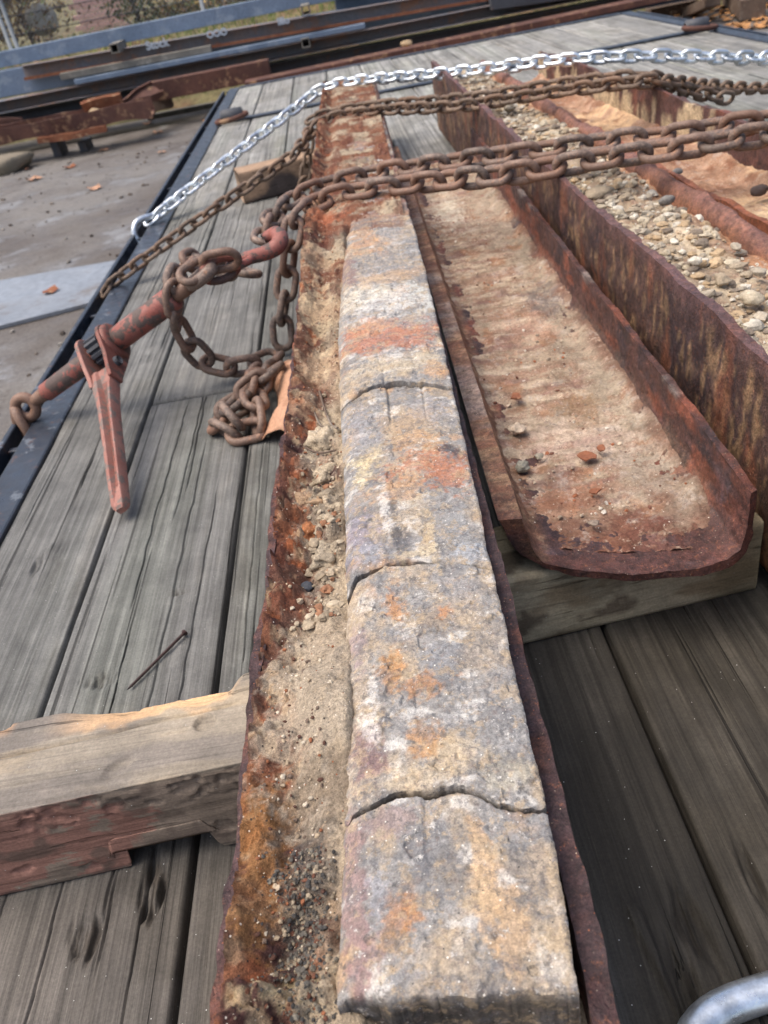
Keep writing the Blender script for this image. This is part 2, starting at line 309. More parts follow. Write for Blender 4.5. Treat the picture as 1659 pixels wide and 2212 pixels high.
# ------------------------------------------------------------------ flatbed trailer
trailer = thing('flatbed_trailer', 'flatbed trailer with weathered grey plank deck and dark steel side rails', 'trailer', (0.6, 2.5, 0))
REAR = 5.70
def plank(x0, x1, y0, y1, seed, nx, ny, col0, ncr, damage=(), slivers=()):
    g = np.random.default_rng(seed); s = np.linspace(0, 1, nx); t = np.linspace(0, 1, ny) ** (1.5 if ny > 150 else 1.0)
    S, T = np.meshgrid(s, t, indexing='ij'); X = x0 + (x1 - x0) * S; Y = y0 + (y1 - y0) * T; P = xyz(X, Y, 0 * X); w = x1 - x0
    z = 0.0012 * fbm(P, (14, 1.5, 1), 3, seed) + 0.0006 * fbm(P, (190, 2.0, 1), 3, seed + 5)
    d = np.minimum(X - x0, x1 - X); e = 0.004 + 0.002 * fbm(xyz(Y * 0 + seed, Y, 0 * Y), (1, 9, 1), 3, seed)
    z -= 0.005 * np.clip(1 - d / e, 0, 1) ** 2
    dl = np.minimum(Y - y0, y1 - Y); z -= 0.004 * np.clip(1 - dl / 0.006, 0, 1) ** 2
    tone = g.uniform(0.92, 1.08); C = np.broadcast_to(np.asarray(col0(X, Y)), X.shape + (3,)) * tone
    C = C * (1 + 0.12 * fbm(P, (20, 0.9, 1), 4, seed + 3)[..., None]) * (1 + 0.22 * fbm(P, (170, 1.3, 1), 4, seed + 33)[..., None] * (1 + 0.6 * sstep(0.0, 0.1, X)[..., None]))
    green = np.clip(fbm(P, (9, 1.2, 1), 3, seed + 9), 0, 1) * 0.5; C = mix(C, C * np.array([0.93, 1.0, 0.9]), green)
    stn = sstep(0.15, 0.5, fbm(P, (9, 5, 1), 5, seed + 71, .6)); C = mix(C, C * np.array([0.70, 0.69, 0.66]), stn * 0.7); wrn = sstep(0.2, 0.5, fbm(P, (12, 3, 1), 5, seed + 77, .6)); C = mix(C, C * np.array([1.16, 1.13, 1.08]), wrn * 0.6)
    for k in range(ncr):
        xc = g.uniform(x0 + 0.012, x1 - 0.012); ya = g.uniform(y0, y1 * 0.8); L = g.uniform(0.12, 0.9) if ny > 150 else g.uniform(0.4, 1.5)
        xw = xc + 0.0035 * fbm(xyz(0 * Y + k * 3.1, Y, 0 * Y), (1, 2.2, 1), 4, seed + k) + 0.0012 * fbm(xyz(0 * Y + k, Y, 0 * Y), (1, 30, 1), 3, seed + k + 50)
        win = sstep(0, 0.06, Y - ya) * sstep(0, 0.10, ya + L - Y); wd = g.uniform(0.0005, 0.0011) * (1 if ny > 150 else 2.0)
        q = np.exp(-((X - xw) / wd) ** 2) * win; z -= g.uniform(0.003, 0.007) * q
    for (dx, dy, rx, ry, dep) in damage:                             # gouges and torn splinters
        r = np.hypot((X - dx) / rx, (Y - dy) / ry) + 0.5 * fbm(P, (90, 25, 1), 3, seed + 21); k = sstep(1.0, 0.35, r)
        z -= dep * k * (0.7 + 0.5 * fbm(P, (260, 40, 1), 2, seed + 8)); C = mix(C, C * np.array([0.55, 0.5, 0.46]), k * 0.7 * sstep(-0.4, 0.3, fbm(P, (300, 60, 1), 3, seed + 2)))
    for k in range(3 if ny > 150 else 0):                            # knots
        kx = g.uniform(x0 + 0.03, x1 - 0.03); ky = g.uniform(0.3, 2.2); r = np.hypot((X - kx) / 0.016, (Y - ky) / 0.022); ring = 0.5 + 0.5 * np.cos(r * 14)
        q = sstep(1.25, 0.9, r); C = mix(C, C * (0.72 + 0.2 * ring[..., None]), q); z += 0.0015 * q * ring
    for (sx_, sy_, sl, sw) in slivers:                               # lifted slivers
        v_ = (Y - sy_) / sl; uu = (X - sx_ + 0.09 * (Y - sy_)) / (sw * (1 - 0.75 * np.clip((0.5 - v_), 0, 1))); z += 0.0055 * sstep(-1.0, -0.93, uu) * sstep(1.0, 0.2, uu) * sstep(-0.5, -0.47, v_) * sstep(0.5, 0.2, v_)
    Z = z; Xp = np.concatenate([X[:1], X, X[-1:]]); Yp = np.concatenate([Y[:1], Y, Y[-1:]]); Zp = np.concatenate([0 * Z[:1] - 0.042, Z, 0 * Z[:1] - 0.042]); Cp = np.concatenate([C[:1], C, C[-1:]])
    Xp = np.concatenate([Xp[:, :1], Xp, Xp[:, -1:]], 1); Yp = np.concatenate([Yp[:, :1], Yp, Yp[:, -1:]], 1); Cp = np.concatenate([Cp[:, :1], Cp, Cp[:, -1:]], 1)
    Zp = np.concatenate([0 * Zp[:, :1] - 0.042, Zp, 0 * Zp[:, :1] - 0.042], 1)
    part('plank', xyz(Xp, Yp, Zp).reshape(-1, 3), gfaces(nx + 2, ny + 2).tolist(), MAT['deck'], trailer, Cp.reshape(-1, 3))
def deckcol(X, Y):
    near = sstep(0.62, 0.36, Y) * sstep(0.0, -0.1, X); wet = sstep(0.03, 0.10, X) * sstep(0.95, 0.5, Y); far = sstep(1.6, 4.2, Y)  # wet: damp brown planks, with the shade beside the casings painted in too
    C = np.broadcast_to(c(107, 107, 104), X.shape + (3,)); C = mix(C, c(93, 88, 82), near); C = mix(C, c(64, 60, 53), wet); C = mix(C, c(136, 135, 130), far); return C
SEAM = [-0.572, -0.417, -0.229, -0.030, 0.173, 0.37, 0.57, 0.77, 0.97, 1.17, 1.37, 1.57, 1.782]
for i in range(len(SEAM) - 1):
    a, b_ = SEAM[i] + 0.0022, SEAM[i + 1] - 0.0022; dense = i < 5; y0 = -0.35
    dmg = {0: ((-0.5, 0.9, 0.012, 0.03, .006),), 1: ((-0.31, 0.37, 0.016, 0.02, 0.009), (-0.262, 0.40, 0.012, 0.035, 0.01), (-0.36, 0.66, 0.02, 0.012, 0.006), (-0.29, 0.79, 0.02, 0.008, .005)),
           4: ((0.20, 0.335, 0.006, 0.03, 0.008),), 3: ((0.125, 0.262, 0.014, 0.05, 0.010), (0.145, 0.30, 0.012, 0.03, 0.008))}.get(i, ())
    if i == 1:
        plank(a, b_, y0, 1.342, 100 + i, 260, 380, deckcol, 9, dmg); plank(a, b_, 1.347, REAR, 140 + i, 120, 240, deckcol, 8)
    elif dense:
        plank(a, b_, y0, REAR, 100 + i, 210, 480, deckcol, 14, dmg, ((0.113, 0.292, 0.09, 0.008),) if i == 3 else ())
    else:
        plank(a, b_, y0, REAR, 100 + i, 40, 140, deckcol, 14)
RA, RB = -0.5, REAR + 0.03
box('side_rail', -0.634, -0.5725, RA, RB, -0.014, 0.003, MAT['rail'], trailer, 0.004)
box('side_channel', -0.604, -0.592, RA, RB, -0.22, -0.0145, MAT['black'], trailer, 0.002)
box('rub_rail', -0.680, -0.668, RA, RB, -0.075, -0.002, MAT['rail'], trailer, 0.003)
for k in range(10): box('rail_spacer', -0.6675, -0.6045, 0.0 + 0.645 * k, 0.014 + 0.645 * k, -0.07, -0.016, MAT['rail'], trailer, 0.002)
box('side_rail', 1.785, 1.85, RA, RB, -0.014, 0.003, MAT['rail'], trailer, 0.004)
box('side_channel', 1.80, 1.812, RA, RB, -0.22, -0.0145, MAT['black'], trailer, 0.002)
box('rub_rail', 1.885, 1.897, RA, RB, -0.075, -0.002, MAT['rail'], trailer, 0.003)
for k in range(10): box('rail_spacer', 1.8125, 1.8845, 0.0 + 0.645 * k, 0.014 + 0.645 * k, -0.07, -0.016, MAT['rail'], trailer, 0.002)
box('rear_rail', -0.5715, 1.784, REAR + 0.001, REAR + 0.05, -0.16, 0.004, MAT['rail'], trailer, 0.004)
box('cross_strip', -0.555, 1.775, 4.375, 4.435, 0.002, 0.011, MAT['rail'], trailer, 0.003)
for k in range(6): box('cross_member', -0.59, 1.795, 0.2 + k * 1.0, 0.28 + k * 1.0, -0.15, -0.045, MAT['black'], trailer, 0.003)
for xx in (0.15, 1.05): box('main_beam', xx - 0.06, xx + 0.06, RA, RB - 0.05, -0.42, -0.152, MAT['black'], trailer, 0.004)
for xx, sg in ((-0.505, 1), (1.735, -1)):                             # tie-down rings on the strip
    a = np.linspace(0, 2 * math.pi, 28, endpoint=False); ring = xyz(xx + 0.075 * np.cos(a), 4.36 + 0.05 * np.sin(a), 0.024 + 0.008 * np.cos(a) * sg)
    r_ = part('tie_down_ring', *tube_vf(ring, 0.011, 8, True), MAT['rust_plain'], trailer)
    V, F = tube_vf(np.array([(xx - 0.055, 4.405, 0.028), (xx - 0.05, 4.405, 0.028), (xx + 0.05, 4.405, 0.028), (xx + 0.055, 4.405, 0.028)]), [0.02, 0.032, 0.032, 0.02], 12); part('ring_bracket', V, F, MAT['dark_steel'], r_)

# ------------------------------------------------------------------ split steel casings
def trough(name, parent, outer, inner, yf, yb, cx, ny, colf, mat, amp, edge, seed, npt=46, tpow=1.6, rise=lambda y: 0 * y):
    O = polyresample(outer, npt); I = polyresample(inner, npt); L = np.vstack([O, I[::-1]]); M_ = len(L)
    nrm = np.zeros_like(L); d = np.roll(L, -1, 0) - np.roll(L, 1, 0); nrm[:, 0] = d[:, 1]; nrm[:, 1] = -d[:, 0]; nrm /= np.linalg.norm(nrm, axis=1)[:, None] + 1e-9
    t = np.linspace(0, 1, ny) ** tpow; U = L[:, 0][:, None] + 0 * t[None]; Zz = L[:, 1][:, None] + 0 * t[None]
    y0 = yf(L[:, 0], L[:, 1])[:, None]; Yy = y0 + (yb - y0) * t[None]
    isin = (np.arange(M_) >= npt)[:, None] + 0 * t[None]; s = np.r_[np.linspace(0, 1, npt), np.linspace(1, 0, npt)][:, None] + 0 * t[None]
    P = xyz(U * 1.0 + isin * 0.7, Yy, Zz); n1 = fbm(P, 24, 3, seed) * amp + fbm(P, (130, 70, 130), 2, seed + 4) * amp * 0.6
    ztop = max(L[0, 1], L[npt - 1, 1]); ends = np.minimum(np.arange(M_) % npt, npt - 1 - np.arange(M_) % npt)[:, None] + 0 * t[None]
    k = sstep(6, 0, ends); zj = edge * fbm(xyz(s * 3.0, Yy, 0 * Yy), (1, 14, 1), 3, seed + 8) * k - np.abs(edge * 1.3 * np.minimum(0, fbm(xyz(np.round(s) * 5, Yy, 0 * Yy), (1, 5, 1), 3, seed + 18) + 0.25)) * k
    endj = 0.5 * edge * fbm(xyz(U, 0 * Yy, Zz), 60, 3, seed + 2) * sstep(0.06, 0.0, t)[None]
    X = cx(Yy) + U + nrm[:, 0][:, None] * n1; Z = Zz + nrm[:, 1][:, None] * n1 + zj + rise(Yy)
    V = xyz(X, Yy + endj, Z); C = colf(X, Yy, Z, s, isin, ends, U); F = gfaces(M_, ny, cu=True).tolist()
    for i in range(npt - 1):
        a, b2, cc, dd = i * ny, (i + 1) * ny, (M_ - 2 - i) * ny, (M_ - 1 - i) * ny
        F.append([a, b2, cc, dd]); e = ny - 1; F.append([a + e, dd + e, cc + e, b2 + e])
    return part(name, V.reshape(-1, 3), F, mat, parent, C.reshape(-1, 3), sharp=50)
def patches(X, Y, P, plist, zref, seed, C):
    """stains with a shape of their own: (px, py, rx, ry, colour, strength) given in picture points on level zref"""
    nz = fbm(P, 55, 5, seed) * 0.55; nz2 = fbm(P, 160, 3, seed + 3) * 0.3
    for k, (px, py, rx, ry, col, st) in enumerate(plist):
        if col[0] > 3.4 * col[2]: col = col * np.array([1.0, 1.04, 0.9])
        q = at(px, py, zref); ax = abs(at(px + rx, py, zref)[0] - q[0]) + 1e-5; ay = abs(at(px, py + ry, zref)[1] - at(px, py - ry, zref)[1]) / 2 + 1e-5
        r = np.hypot((X - q[0]) / ax, (Y - q[1]) / ay) + nz * (1 if k % 2 else -1) + nz2; r = r + 0.35 * fbm(P + k, 420, 2, seed + 70); C = mix(C, mix(col, np.full(3, np.mean(col)), 0.18), (0.82 if np.max(col) < 0.55 else 0.62) * st * sstep(1.15, 0.55, r))
    return C

PURPLE, RUSTB, RUSTO, AMBER, TANC, SAND = c(74, 50, 50), c(104, 60, 44), c(158, 86, 42), c(150, 96, 34), c(184, 160, 124), c(164, 147, 122)
cx1 = lambda y: -0.046 + 0.031 * y
Y1B = 3.26
def col_case1(X, Y, Z, s, isin, ends, U):
    P = xyz(X, Y, Z); C = np.broadcast_to(PURPLE, X.shape + (3,)); C = mix(C, c(84, 58, 56), 0.5 * sstep(-0.2, 0.5, fbm(P, 50, 4, 3)))
    left = sstep(0.1, 0.0, X - cx1(Y) + 0.04)
    C = mix(C, RUSTB, sstep(0.05, 0.5, fbm(P, 40, 5, 7)) * (0.35 + 0.5 * left)); C = mix(C, RUSTO, sstep(0.4, 0.75, fbm(P, (70, 22, 70), 4, 11)) * 0.75); C = mix(C, c(60, 44, 46), sstep(0.2, 0.5, fbm(P, 60, 4, 15)) * 0.5)
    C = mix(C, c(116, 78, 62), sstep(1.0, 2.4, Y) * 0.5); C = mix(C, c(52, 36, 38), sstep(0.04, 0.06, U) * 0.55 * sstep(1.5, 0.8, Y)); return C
casing = thing('steel_casing', 'long rusted steel casing half filled with cracked rock core and sand', 'steel casing', (-0.02, 1.6, 0.1))
hw = 0.0935
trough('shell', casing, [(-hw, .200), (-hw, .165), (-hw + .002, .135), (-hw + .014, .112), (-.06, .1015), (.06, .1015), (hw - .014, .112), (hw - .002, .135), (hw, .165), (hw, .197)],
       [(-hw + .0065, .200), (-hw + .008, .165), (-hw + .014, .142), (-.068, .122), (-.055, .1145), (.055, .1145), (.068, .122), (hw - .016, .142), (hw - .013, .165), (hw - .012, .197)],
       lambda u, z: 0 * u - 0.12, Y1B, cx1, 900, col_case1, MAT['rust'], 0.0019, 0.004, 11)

# sand and rust crust inside the first casing
def fill1():
    nu, ny = 96, 1250; t = np.linspace(0, 1, ny) ** 1.5; s = np.linspace(0, 1, nu); S, T = np.meshgrid(s, t, indexing='ij'); Y = -0.08 + (Y1B - 0.02 + 0.08) * T; U = -0.0885 + 0.169 * S; X = cx1(Y) + U; P = xyz(X, Y, 0 * X)
    mound = np.exp(-((Y - 0.37) / 0.085) ** 2) * 0.023 * sstep(-0.084, -0.050, U); bank = 0.019 * sstep(-0.056, -0.086, U + 0.008 * fbm(P, 26, 3, 34))
    z = 0.184 + mound + bank + 0.012 * sstep(-0.07, -0.035, U) - 0.03 * sstep(-0.024, -0.012, U) * sstep(1.45, 1.36, Y) + 0.022 * sstep(0.9, 1.45, Y) - 0.012 * sstep(0.2, 0.12, Y)
    z += 0.0045 * fbm(P, 34, 4, 21) + 0.0026 * fbm(P, 130, 4, 22) * (1 - 0.6 * np.exp(-((Y - 0.37) / 0.07) ** 2)) + 0.0012 * fbm(P, 420, 2, 25) + 0.005 * sstep(0.1, 0.3, fbm(P, 80, 4, 28)) * (sstep(-0.045, -0.07, U) + np.exp(-((Y - 0.60) / 0.10) ** 2) * 0.9)
    lump = np.clip(fbm(P, 75, 4, 27), 0, 1) ** 1.5 * 0.012 * (np.exp(-((Y - 0.60) / 0.10) ** 2) + np.exp(-((Y - 0.2) / 0.05) ** 2) + 0.08); z += lump
    C = np.broadcast_to(SAND, X.shape + (3,)); C = mix(C, c(134, 118, 98), sstep(-0.2, 0.5, fbm(P, 26, 5, 30)))
    wall = sstep(-0.050, -0.066, U + 0.016 * fbm(P, 30, 5, 33) - 0.012 * (sstep(0.33, 0.28, Y) + sstep(0.46, 0.5, Y) * sstep(0.8, 0.7, Y))); C = mix(C, c(92, 54, 42), wall * 0.9); C = mix(C, RUSTO, wall * sstep(0.0, 0.5, fbm(P, 60, 4, 36)) * 0.7); C = mix(C, PURPLE * .8, wall * sstep(0.0, 0.3, fbm(P, 50, 5, 39)) * 0.85); C = mix(C, TANC, wall * sstep(0.3, 0.45, fbm(P, 90, 5, 40)) * 0.6)
    far = sstep(0.78, 1.0, Y); C = mix(C, c(124, 82, 60), far * sstep(-0.45, 0.35, fbm(P, 24, 5, 41))); C = mix(C, TANC, far * sstep(0.15, 0.5, fbm(P, (18, 34, 1), 6, 44, .65)) * 0.5 * sstep(1.7, 1.3, Y)); C = mix(C, c(98, 56, 44), far * sstep(0.2, 0.6, fbm(P, (60, 14, 1), 4, 47)) * 0.7)
    PL = [(560, 1500, 34, 240, c(92, 52, 40), .85), (540, 1350, 46, 120, c(100, 54, 42), .85), (605, 1090, 36, 160, c(88, 48, 40), .85), (570, 1850, 92, 170, AMBER, .95), (545, 1760, 50, 60, c(166, 92, 40), .8), (600, 1700, 80, 45, c(124, 68, 40), .9), (560, 1990, 70, 70, c(108, 66, 38), .85), (672, 1930, 58, 150, c(92, 86, 78), .92), (640, 2040, 45, 80, c(74, 70, 66), .7), (650, 2165, 80, 40, c(176, 156, 108), .8), (520, 2110, 40, 90, c(104, 66, 46), .8),
          (680, 1560, 110, 170, SAND, .9), (610, 1640, 40, 60, SAND, .6), (548, 1560, 22, 120, c(96, 54, 42), .9), (575, 1390, 38, 60, c(120, 66, 40), .9), (560, 1450, 20, 45, c(150, 88, 40), .8), (690, 1420, 70, 60, c(164, 144, 116), .9), (640, 1320, 36, 34, c(130, 66, 38), .85), (600, 1230, 30, 60, c(92, 50, 44), .85), (625, 1170, 24, 40, c(150, 82, 40), .7),
          (690, 1120, 50, 130, c(154, 138, 114), .9), (655, 1135, 16, 22, c(176, 100, 52), .8), (640, 1050, 28, 40, c(160, 84, 42), .8), (610, 1080, 20, 60, c(84, 46, 40), .9), (690, 1010, 40, 40, c(166, 150, 124), .8), (640, 920, 30, 36, c(150, 110, 76), .8), (700, 880, 22, 20, c(104, 48, 38), .9), (690, 690, 50, 48, c(200, 176, 130), .85), (668, 600, 40, 30, c(170, 140, 104), .8), (650, 775, 30, 40, c(122, 74, 52), .8),
          (690, 800, 40, 26, c(206, 176, 130), .8), (720, 505, 36, 24, c(176, 88, 40), .85), (690, 480, 40, 24, c(150, 110, 78), .7), (700, 545, 50, 22, c(118, 64, 46), .7)]
    C = patches(X, Y, P, PL, 0.185, 51, C)
    o = part('sand_fill', xyz(X, Y, z).reshape(-1, 3), gfaces(nu, ny).tolist(), MAT['sand'], None, C.reshape(-1, 3), loc=(-0.02, 1.6, 0.15)); o['kind'] = 'stuff'; o['label'] = 'tan sand and rust crust filling the long casing beside the rock'
fill1()

# ------------------------------------------------------------------ rock core, one object for each broken length
GREY, TAN2, PINK, DGREY, WHT, ORG, REDO, CRM, BLUEG = c(142, 139, 135), c(178, 156, 124), c(148, 112, 108), c(104, 104, 106), c(214, 210, 202), c(184, 118, 52), c(176, 98, 58), c(208, 184, 140), c(140, 142, 152)
RPL = [  # first length
       (762, 1900, 30, 200, PINK, .95), (800, 2060, 60, 60, PINK, .85), (850, 1775, 60, 30, c(156, 120, 112), .6), (930, 1830, 90, 50, DGREY, .6), (1120, 1790, 80, 40, c(150, 146, 142), .6), (1050, 1900, 26, 140, c(198, 158, 104), .9), (1100, 2010, 40, 90, c(190, 150, 98), .8), (862, 1985, 44, 42, c(196, 124, 44), 1.0), (850, 2030, 40, 40, c(170, 130, 84), .8), (945, 1900, 50, 60, DGREY, .6), (1000, 2060, 60, 60, TAN2, .7), (1180, 1900, 40, 120, c(170, 148, 118), .7), (1190, 2080, 40, 50, WHT, .5), (900, 2110, 60, 26, c(120, 122, 128), .7), (820, 1930, 26, 70, BLUEG, .6),
       # second length
       (760, 1480, 50, 190, c(184, 162, 132), .9), (850, 1310, 30, 40, c(190, 122, 48), .95), (935, 1345, 46, 30, c(150, 128, 100), .9), (960, 1330, 22, 20, c(192, 118, 50), .9), (850, 1465, 34, 48, c(192, 126, 44), .95), (930, 1485, 52, 36, c(176, 116, 62), .95), (905, 1600, 36, 40, c(190, 128, 56), .9), (935, 1625, 30, 26, c(182, 130, 72), .9), (800, 1620, 40, 66, c(122, 80, 86), .9), (770, 1400, 22, 60, c(140, 116, 124), .8), (812, 1505, 18, 44, WHT, .9), (800, 1590, 22, 34, WHT, .8), (830, 1560, 14, 50, c(70, 64, 68), .8), (890, 1250, 50, 22, TAN2, .7), (960, 1420, 50, 26, c(132, 134, 138), .8), (1060, 1400, 60, 80, c(160, 146, 128), .7), (1080, 1560, 60, 110, c(132, 130, 128), .8), (1090, 1660, 50, 40, c(168, 158, 132), .7), (1000, 1650, 60, 40, CRM, .5), (880, 1680, 80, 26, CRM, .7), (1000, 1280, 50, 40, c(150, 144, 140), .6), (790, 1300, 36, 30, WHT, .5),
       # third length
       (920, 1005, 100, 40, c(178, 98, 50), .95), (975, 1020, 40, 40, c(182, 104, 62), .95), (890, 950, 60, 24, c(186, 130, 72), .8), (880, 910, 60, 26, c(176, 142, 100), .8), (785, 1010, 34, 34, c(222, 196, 128), .85), (800, 985, 30, 22, c(206, 178, 112), .7), (780, 1150, 44, 60, c(138, 128, 146), .9), (800, 1195, 56, 24, BLUEG, .7), (836, 1120, 12, 70, WHT, .9), (852, 1120, 12, 80, c(62, 64, 72), .9), (860, 1180, 30, 30, c(72, 72, 78), .7), (900, 1100, 30, 80, c(176, 158, 130), .8), (930, 1150, 12, 60, c(192, 164, 112), .8), (1000, 1150, 44, 56, c(146, 146, 144), .8), (975, 968, 22, 14, c(66, 66, 72), 1.0), (770, 920, 40, 60, c(146, 144, 148), .7), (930, 880, 60, 30, c(160, 152, 150), .6), (860, 1060, 60, 26, c(196, 138, 84), .7), (1020, 1090, 26, 40, c(150, 134, 112), .8), (900, 1195, 60, 18, c(196, 176, 136), .8), (1020, 1190, 36, 22, c(164, 172, 180), .8),
       # fourth length
       (830, 655, 110, 36, WHT, .95), (790, 640, 50, 26, c(214, 206, 182), .8), (840, 735, 120, 34, c(184, 98, 58), .95), (800, 712, 50, 20, c(196, 128, 84), .8), (860, 792, 120, 28, CRM, .9), (850, 775, 30, 16, WHT, .8), (830, 570, 90, 24, c(128, 128, 130), .8), (840, 600, 90, 14, c(192, 150, 100), .8), (800, 530, 50, 20, c(190, 128, 72), .8), (850, 520, 40, 26, c(156, 152, 148), .7), (750, 590, 20, 44, c(134, 92, 84), .85), (900, 690, 40, 20, c(146, 148, 146), .7), (905, 640, 26, 30, c(176, 180, 172), .7), (770, 830, 40, 18, TAN2, .7), (940, 800, 30, 20, c(192, 136, 82), .7)]
def rock(label, front, back, left, right, z0, seed, nx=110, ny=150, rust=0.0, lipF=0.0, lipB=0.0, shoulder=0.0085, depth=0.07, groove=0.35):
    fx, fy = np.array(front).T; bx, by = np.array(back).T; ly, lx = np.array(left).T[::-1]; ry, rx = np.array(right).T[::-1]
    s = np.linspace(0, 1, nx); t = np.linspace(0, 1, ny); S, T = np.meshgrid(s, t, indexing='ij'); ym = np.interp(0.0, fx, fy) * (1 - T) + np.interp(0.0, bx, by) * T
    xl = np.interp(ym, ly, lx); xr = np.interp(ym, ry, rx); X = xl + (xr - xl) * S
    P0 = xyz(X, ym, 0 * X); X = X + 0.0013 * fbm(P0, (1, 40, 1), 6, seed + 1, 0.65) * sstep(0.25, 0, np.minimum(S, 1 - S))
    jf = 0.0017 * fbm(xyz(X, 0 * X, 0 * X), 130, 6, seed + 2, .65); jb = 0.0017 * fbm(xyz(X, 0 * X + 5, 0 * X), 130, 6, seed + 3, .65)
    Y = (np.interp(X, fx, fy) + jf) * (1 - T) + (np.interp(X, bx, by) + jb) * T; P = xyz(X, Y, 0 * X + z0)
    w = S; z = z0 + 0.004 * np.sin(math.pi * np.clip(w * 1.05, 0, 1)) - shoulder * np.clip(1 - w / 0.13, 0, 1) ** 2.4 - 0.0015 * np.clip((w - 0.975) / 0.025, 0, 1) ** 2
    st = 1.6 * fbm(xyz(Y * 0 + 2, Y, 0 * Y), (1, 9, 1), 4, seed + 6); ga = groove * sstep(-0.25, 0.35, fbm(xyz(Y * 0 + 9, Y, 0 * Y), (1, 12, 1), 2, seed + 60))
    z += ga * (0.0026 * sstep(0.43, 0.405, w + 0.02 * st) - 0.002 * np.exp(-((w - 0.42 + 0.02 * st) / 0.010) ** 2) - 0.0024 * np.exp(-((w - 0.72 + 0.02 * st) / 0.012) ** 2) + 0.0016 * sstep(0.7, 0.75, w))
    z += 0.0011 * fbm(P, (18, 20, 1), 3, seed + 4) + 0.0009 * fbm(P, (50, 150, 1), 4, seed + 5) + 0.0002 * fbm(P, (300, 60, 1), 3, seed + 8) + 0.0007 * fbm(P, 320, 3, seed + 7)
    chip = sstep(0.42, 0.5, fbm(P, 40, 4, seed + 12)); z -= 0.0016 * chip
    e = np.minimum(T * (Y.max() - Y.min()), (1 - T) * (Y.max() - Y.min())); z -= 0.0016 * np.clip(1 - e / (0.0025 + 0.002 * fbm(P, 60, 2, seed + 9)), 0, 1) ** 2
    z += lipF * sstep(0.25, 0, T) + lipB * sstep(0.7, 1, T)
    C = np.broadcast_to(GREY, X.shape + (3,)); C = mix(C, TAN2, sstep(-0.1, 0.45, fbm(P, (40, 26, 1), 5, seed + 15)) * 0.7); C = mix(C, DGREY, sstep(0.15, 0.55, fbm(P, 44, 5, seed + 17)) * 0.6); C = mix(C, WHT, sstep(0.35, 0.7, fbm(P, (60, 90, 1), 5, seed + 19)) * 0.55); C = mix(C, c(190, 140, 84), sstep(0.35, 0.6, fbm(P, 30, 4, seed + 20)) * 0.5)
    if rust: C = mix(C, c(128, 78, 58), rust * sstep(-0.6, 0.2, fbm(P, (16, 24, 1), 5, seed + 23))); C = mix(C, c(176, 146, 112), rust * sstep(0.15, 0.5, fbm(P, (10, 44, 1), 5, seed + 26)) * 0.5); C = mix(C, c(112, 108, 106), rust * sstep(0.3, 0.6, fbm(P, (14, 40, 1), 4, seed + 29)) * 0.7); C = mix(C, c(104, 56, 46), rust * sstep(0.25, 0.6, fbm(P, (30, 18, 1), 4, seed + 31)) * 0.7)
    else: C = patches(X, Y, P, RPL, 0.217, 61, C)
    # skirts: down the two sides and the two broken ends
    K = 7; V = xyz(X, Y, z); body = V
    def skirt(edge, dirv, n_=K):
        rows = []
        for k in range(1, n_ + 1):
            q = edge.copy(); f = k / n_; q[..., 2] = edge[..., 2] * (1 - f) + (z0 - depth) * f; off = 0.0022 * fbm(q + 3, 55, 4, seed + 40 + k) * min(1, f * 3)
            q[..., :2] += np.asarray(dirv) * (off + 0.002 * f)[..., None]; rows.append(q)
        return np.array(rows)
    L = skirt(body[0], (-1, 0))[::-1]; Rr = skirt(body[-1], (-.3, 0)); A = np.concatenate([L, body, Rr]); CC = np.concatenate([np.repeat(C[:1], K, 0), C, np.repeat(C[-1:], K, 0)])
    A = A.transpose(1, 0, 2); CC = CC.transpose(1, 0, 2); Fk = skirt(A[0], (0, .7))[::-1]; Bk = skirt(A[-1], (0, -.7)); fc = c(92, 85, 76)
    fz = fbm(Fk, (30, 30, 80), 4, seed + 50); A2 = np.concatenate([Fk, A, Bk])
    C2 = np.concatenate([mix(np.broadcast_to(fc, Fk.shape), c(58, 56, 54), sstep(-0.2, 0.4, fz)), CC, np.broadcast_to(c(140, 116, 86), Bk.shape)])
    n_, m_ = A2.shape[:2]
    return tag(part('rock_core', A2.reshape(-1, 3), gfaces(n_, m_).tolist(), MAT['rock'], None, C2.reshape(-1, 3), sharp=42), label, 'rock', 'broken lengths of rock core in the casing')
LFT = [(-0.072, 0.0), (-0.072, 0.19), (-0.065, 0.288), (-0.057, 0.5), (-0.054, 0.655), (-0.052, 0.79), (-0.049, 0.99), (-0.038, 1.166), (-0.022, 1.39), (-0.01, 1.8), (0.0, 3.3)]
RGT = [(0.036, 0.0), (0.036, 0.176), (0.0435, 0.268), (0.051, 0.468), (0.060, 0.655), (0.065, 0.77), (0.071, 0.934), (0.081, 1.179), (0.086, 1.345), (0.092, 1.6), (0.13, 2.9), (0.142, 3.3)]
FR = [(-0.072, .1895), (-0.06, .187), (-0.05, .1835), (-0.02, .180), (0.0, .179), (0.032, .1755), (0.05, .175)]
CA = np.array([(-0.075, .279), (-0.066, .281), (-0.049, .2855), (-0.038, .2885), (-0.013, .2855), (-0.001, .2865), (0.012, .280), (0.020, .272), (0.032, .268), (0.05, .2675)])
CB = np.array([(-0.075, .460), (-0.066, .464), (-0.056, .474), (-0.047, .487), (-0.026, .492), (-0.001, .4885), (0.032, .480), (0.06, .469)])
CC_ = np.array([(-0.06, .776), (-0.038, .778), (-0.028, .79), (-0.017, .798), (0.008, .800), (0.04, .785), (0.075, .766)])
CD = np.array([(-0.04, 1.385), (-0.02, 1.390), (0.03, 1.372), (0.1, 1.345)])
g_ = np.array([0, 0.0015])
rock('nearest rock core block with pink left flank and an orange spot', FR, CA - g_ * 1.5, LFT, RGT, 0.214, 201)
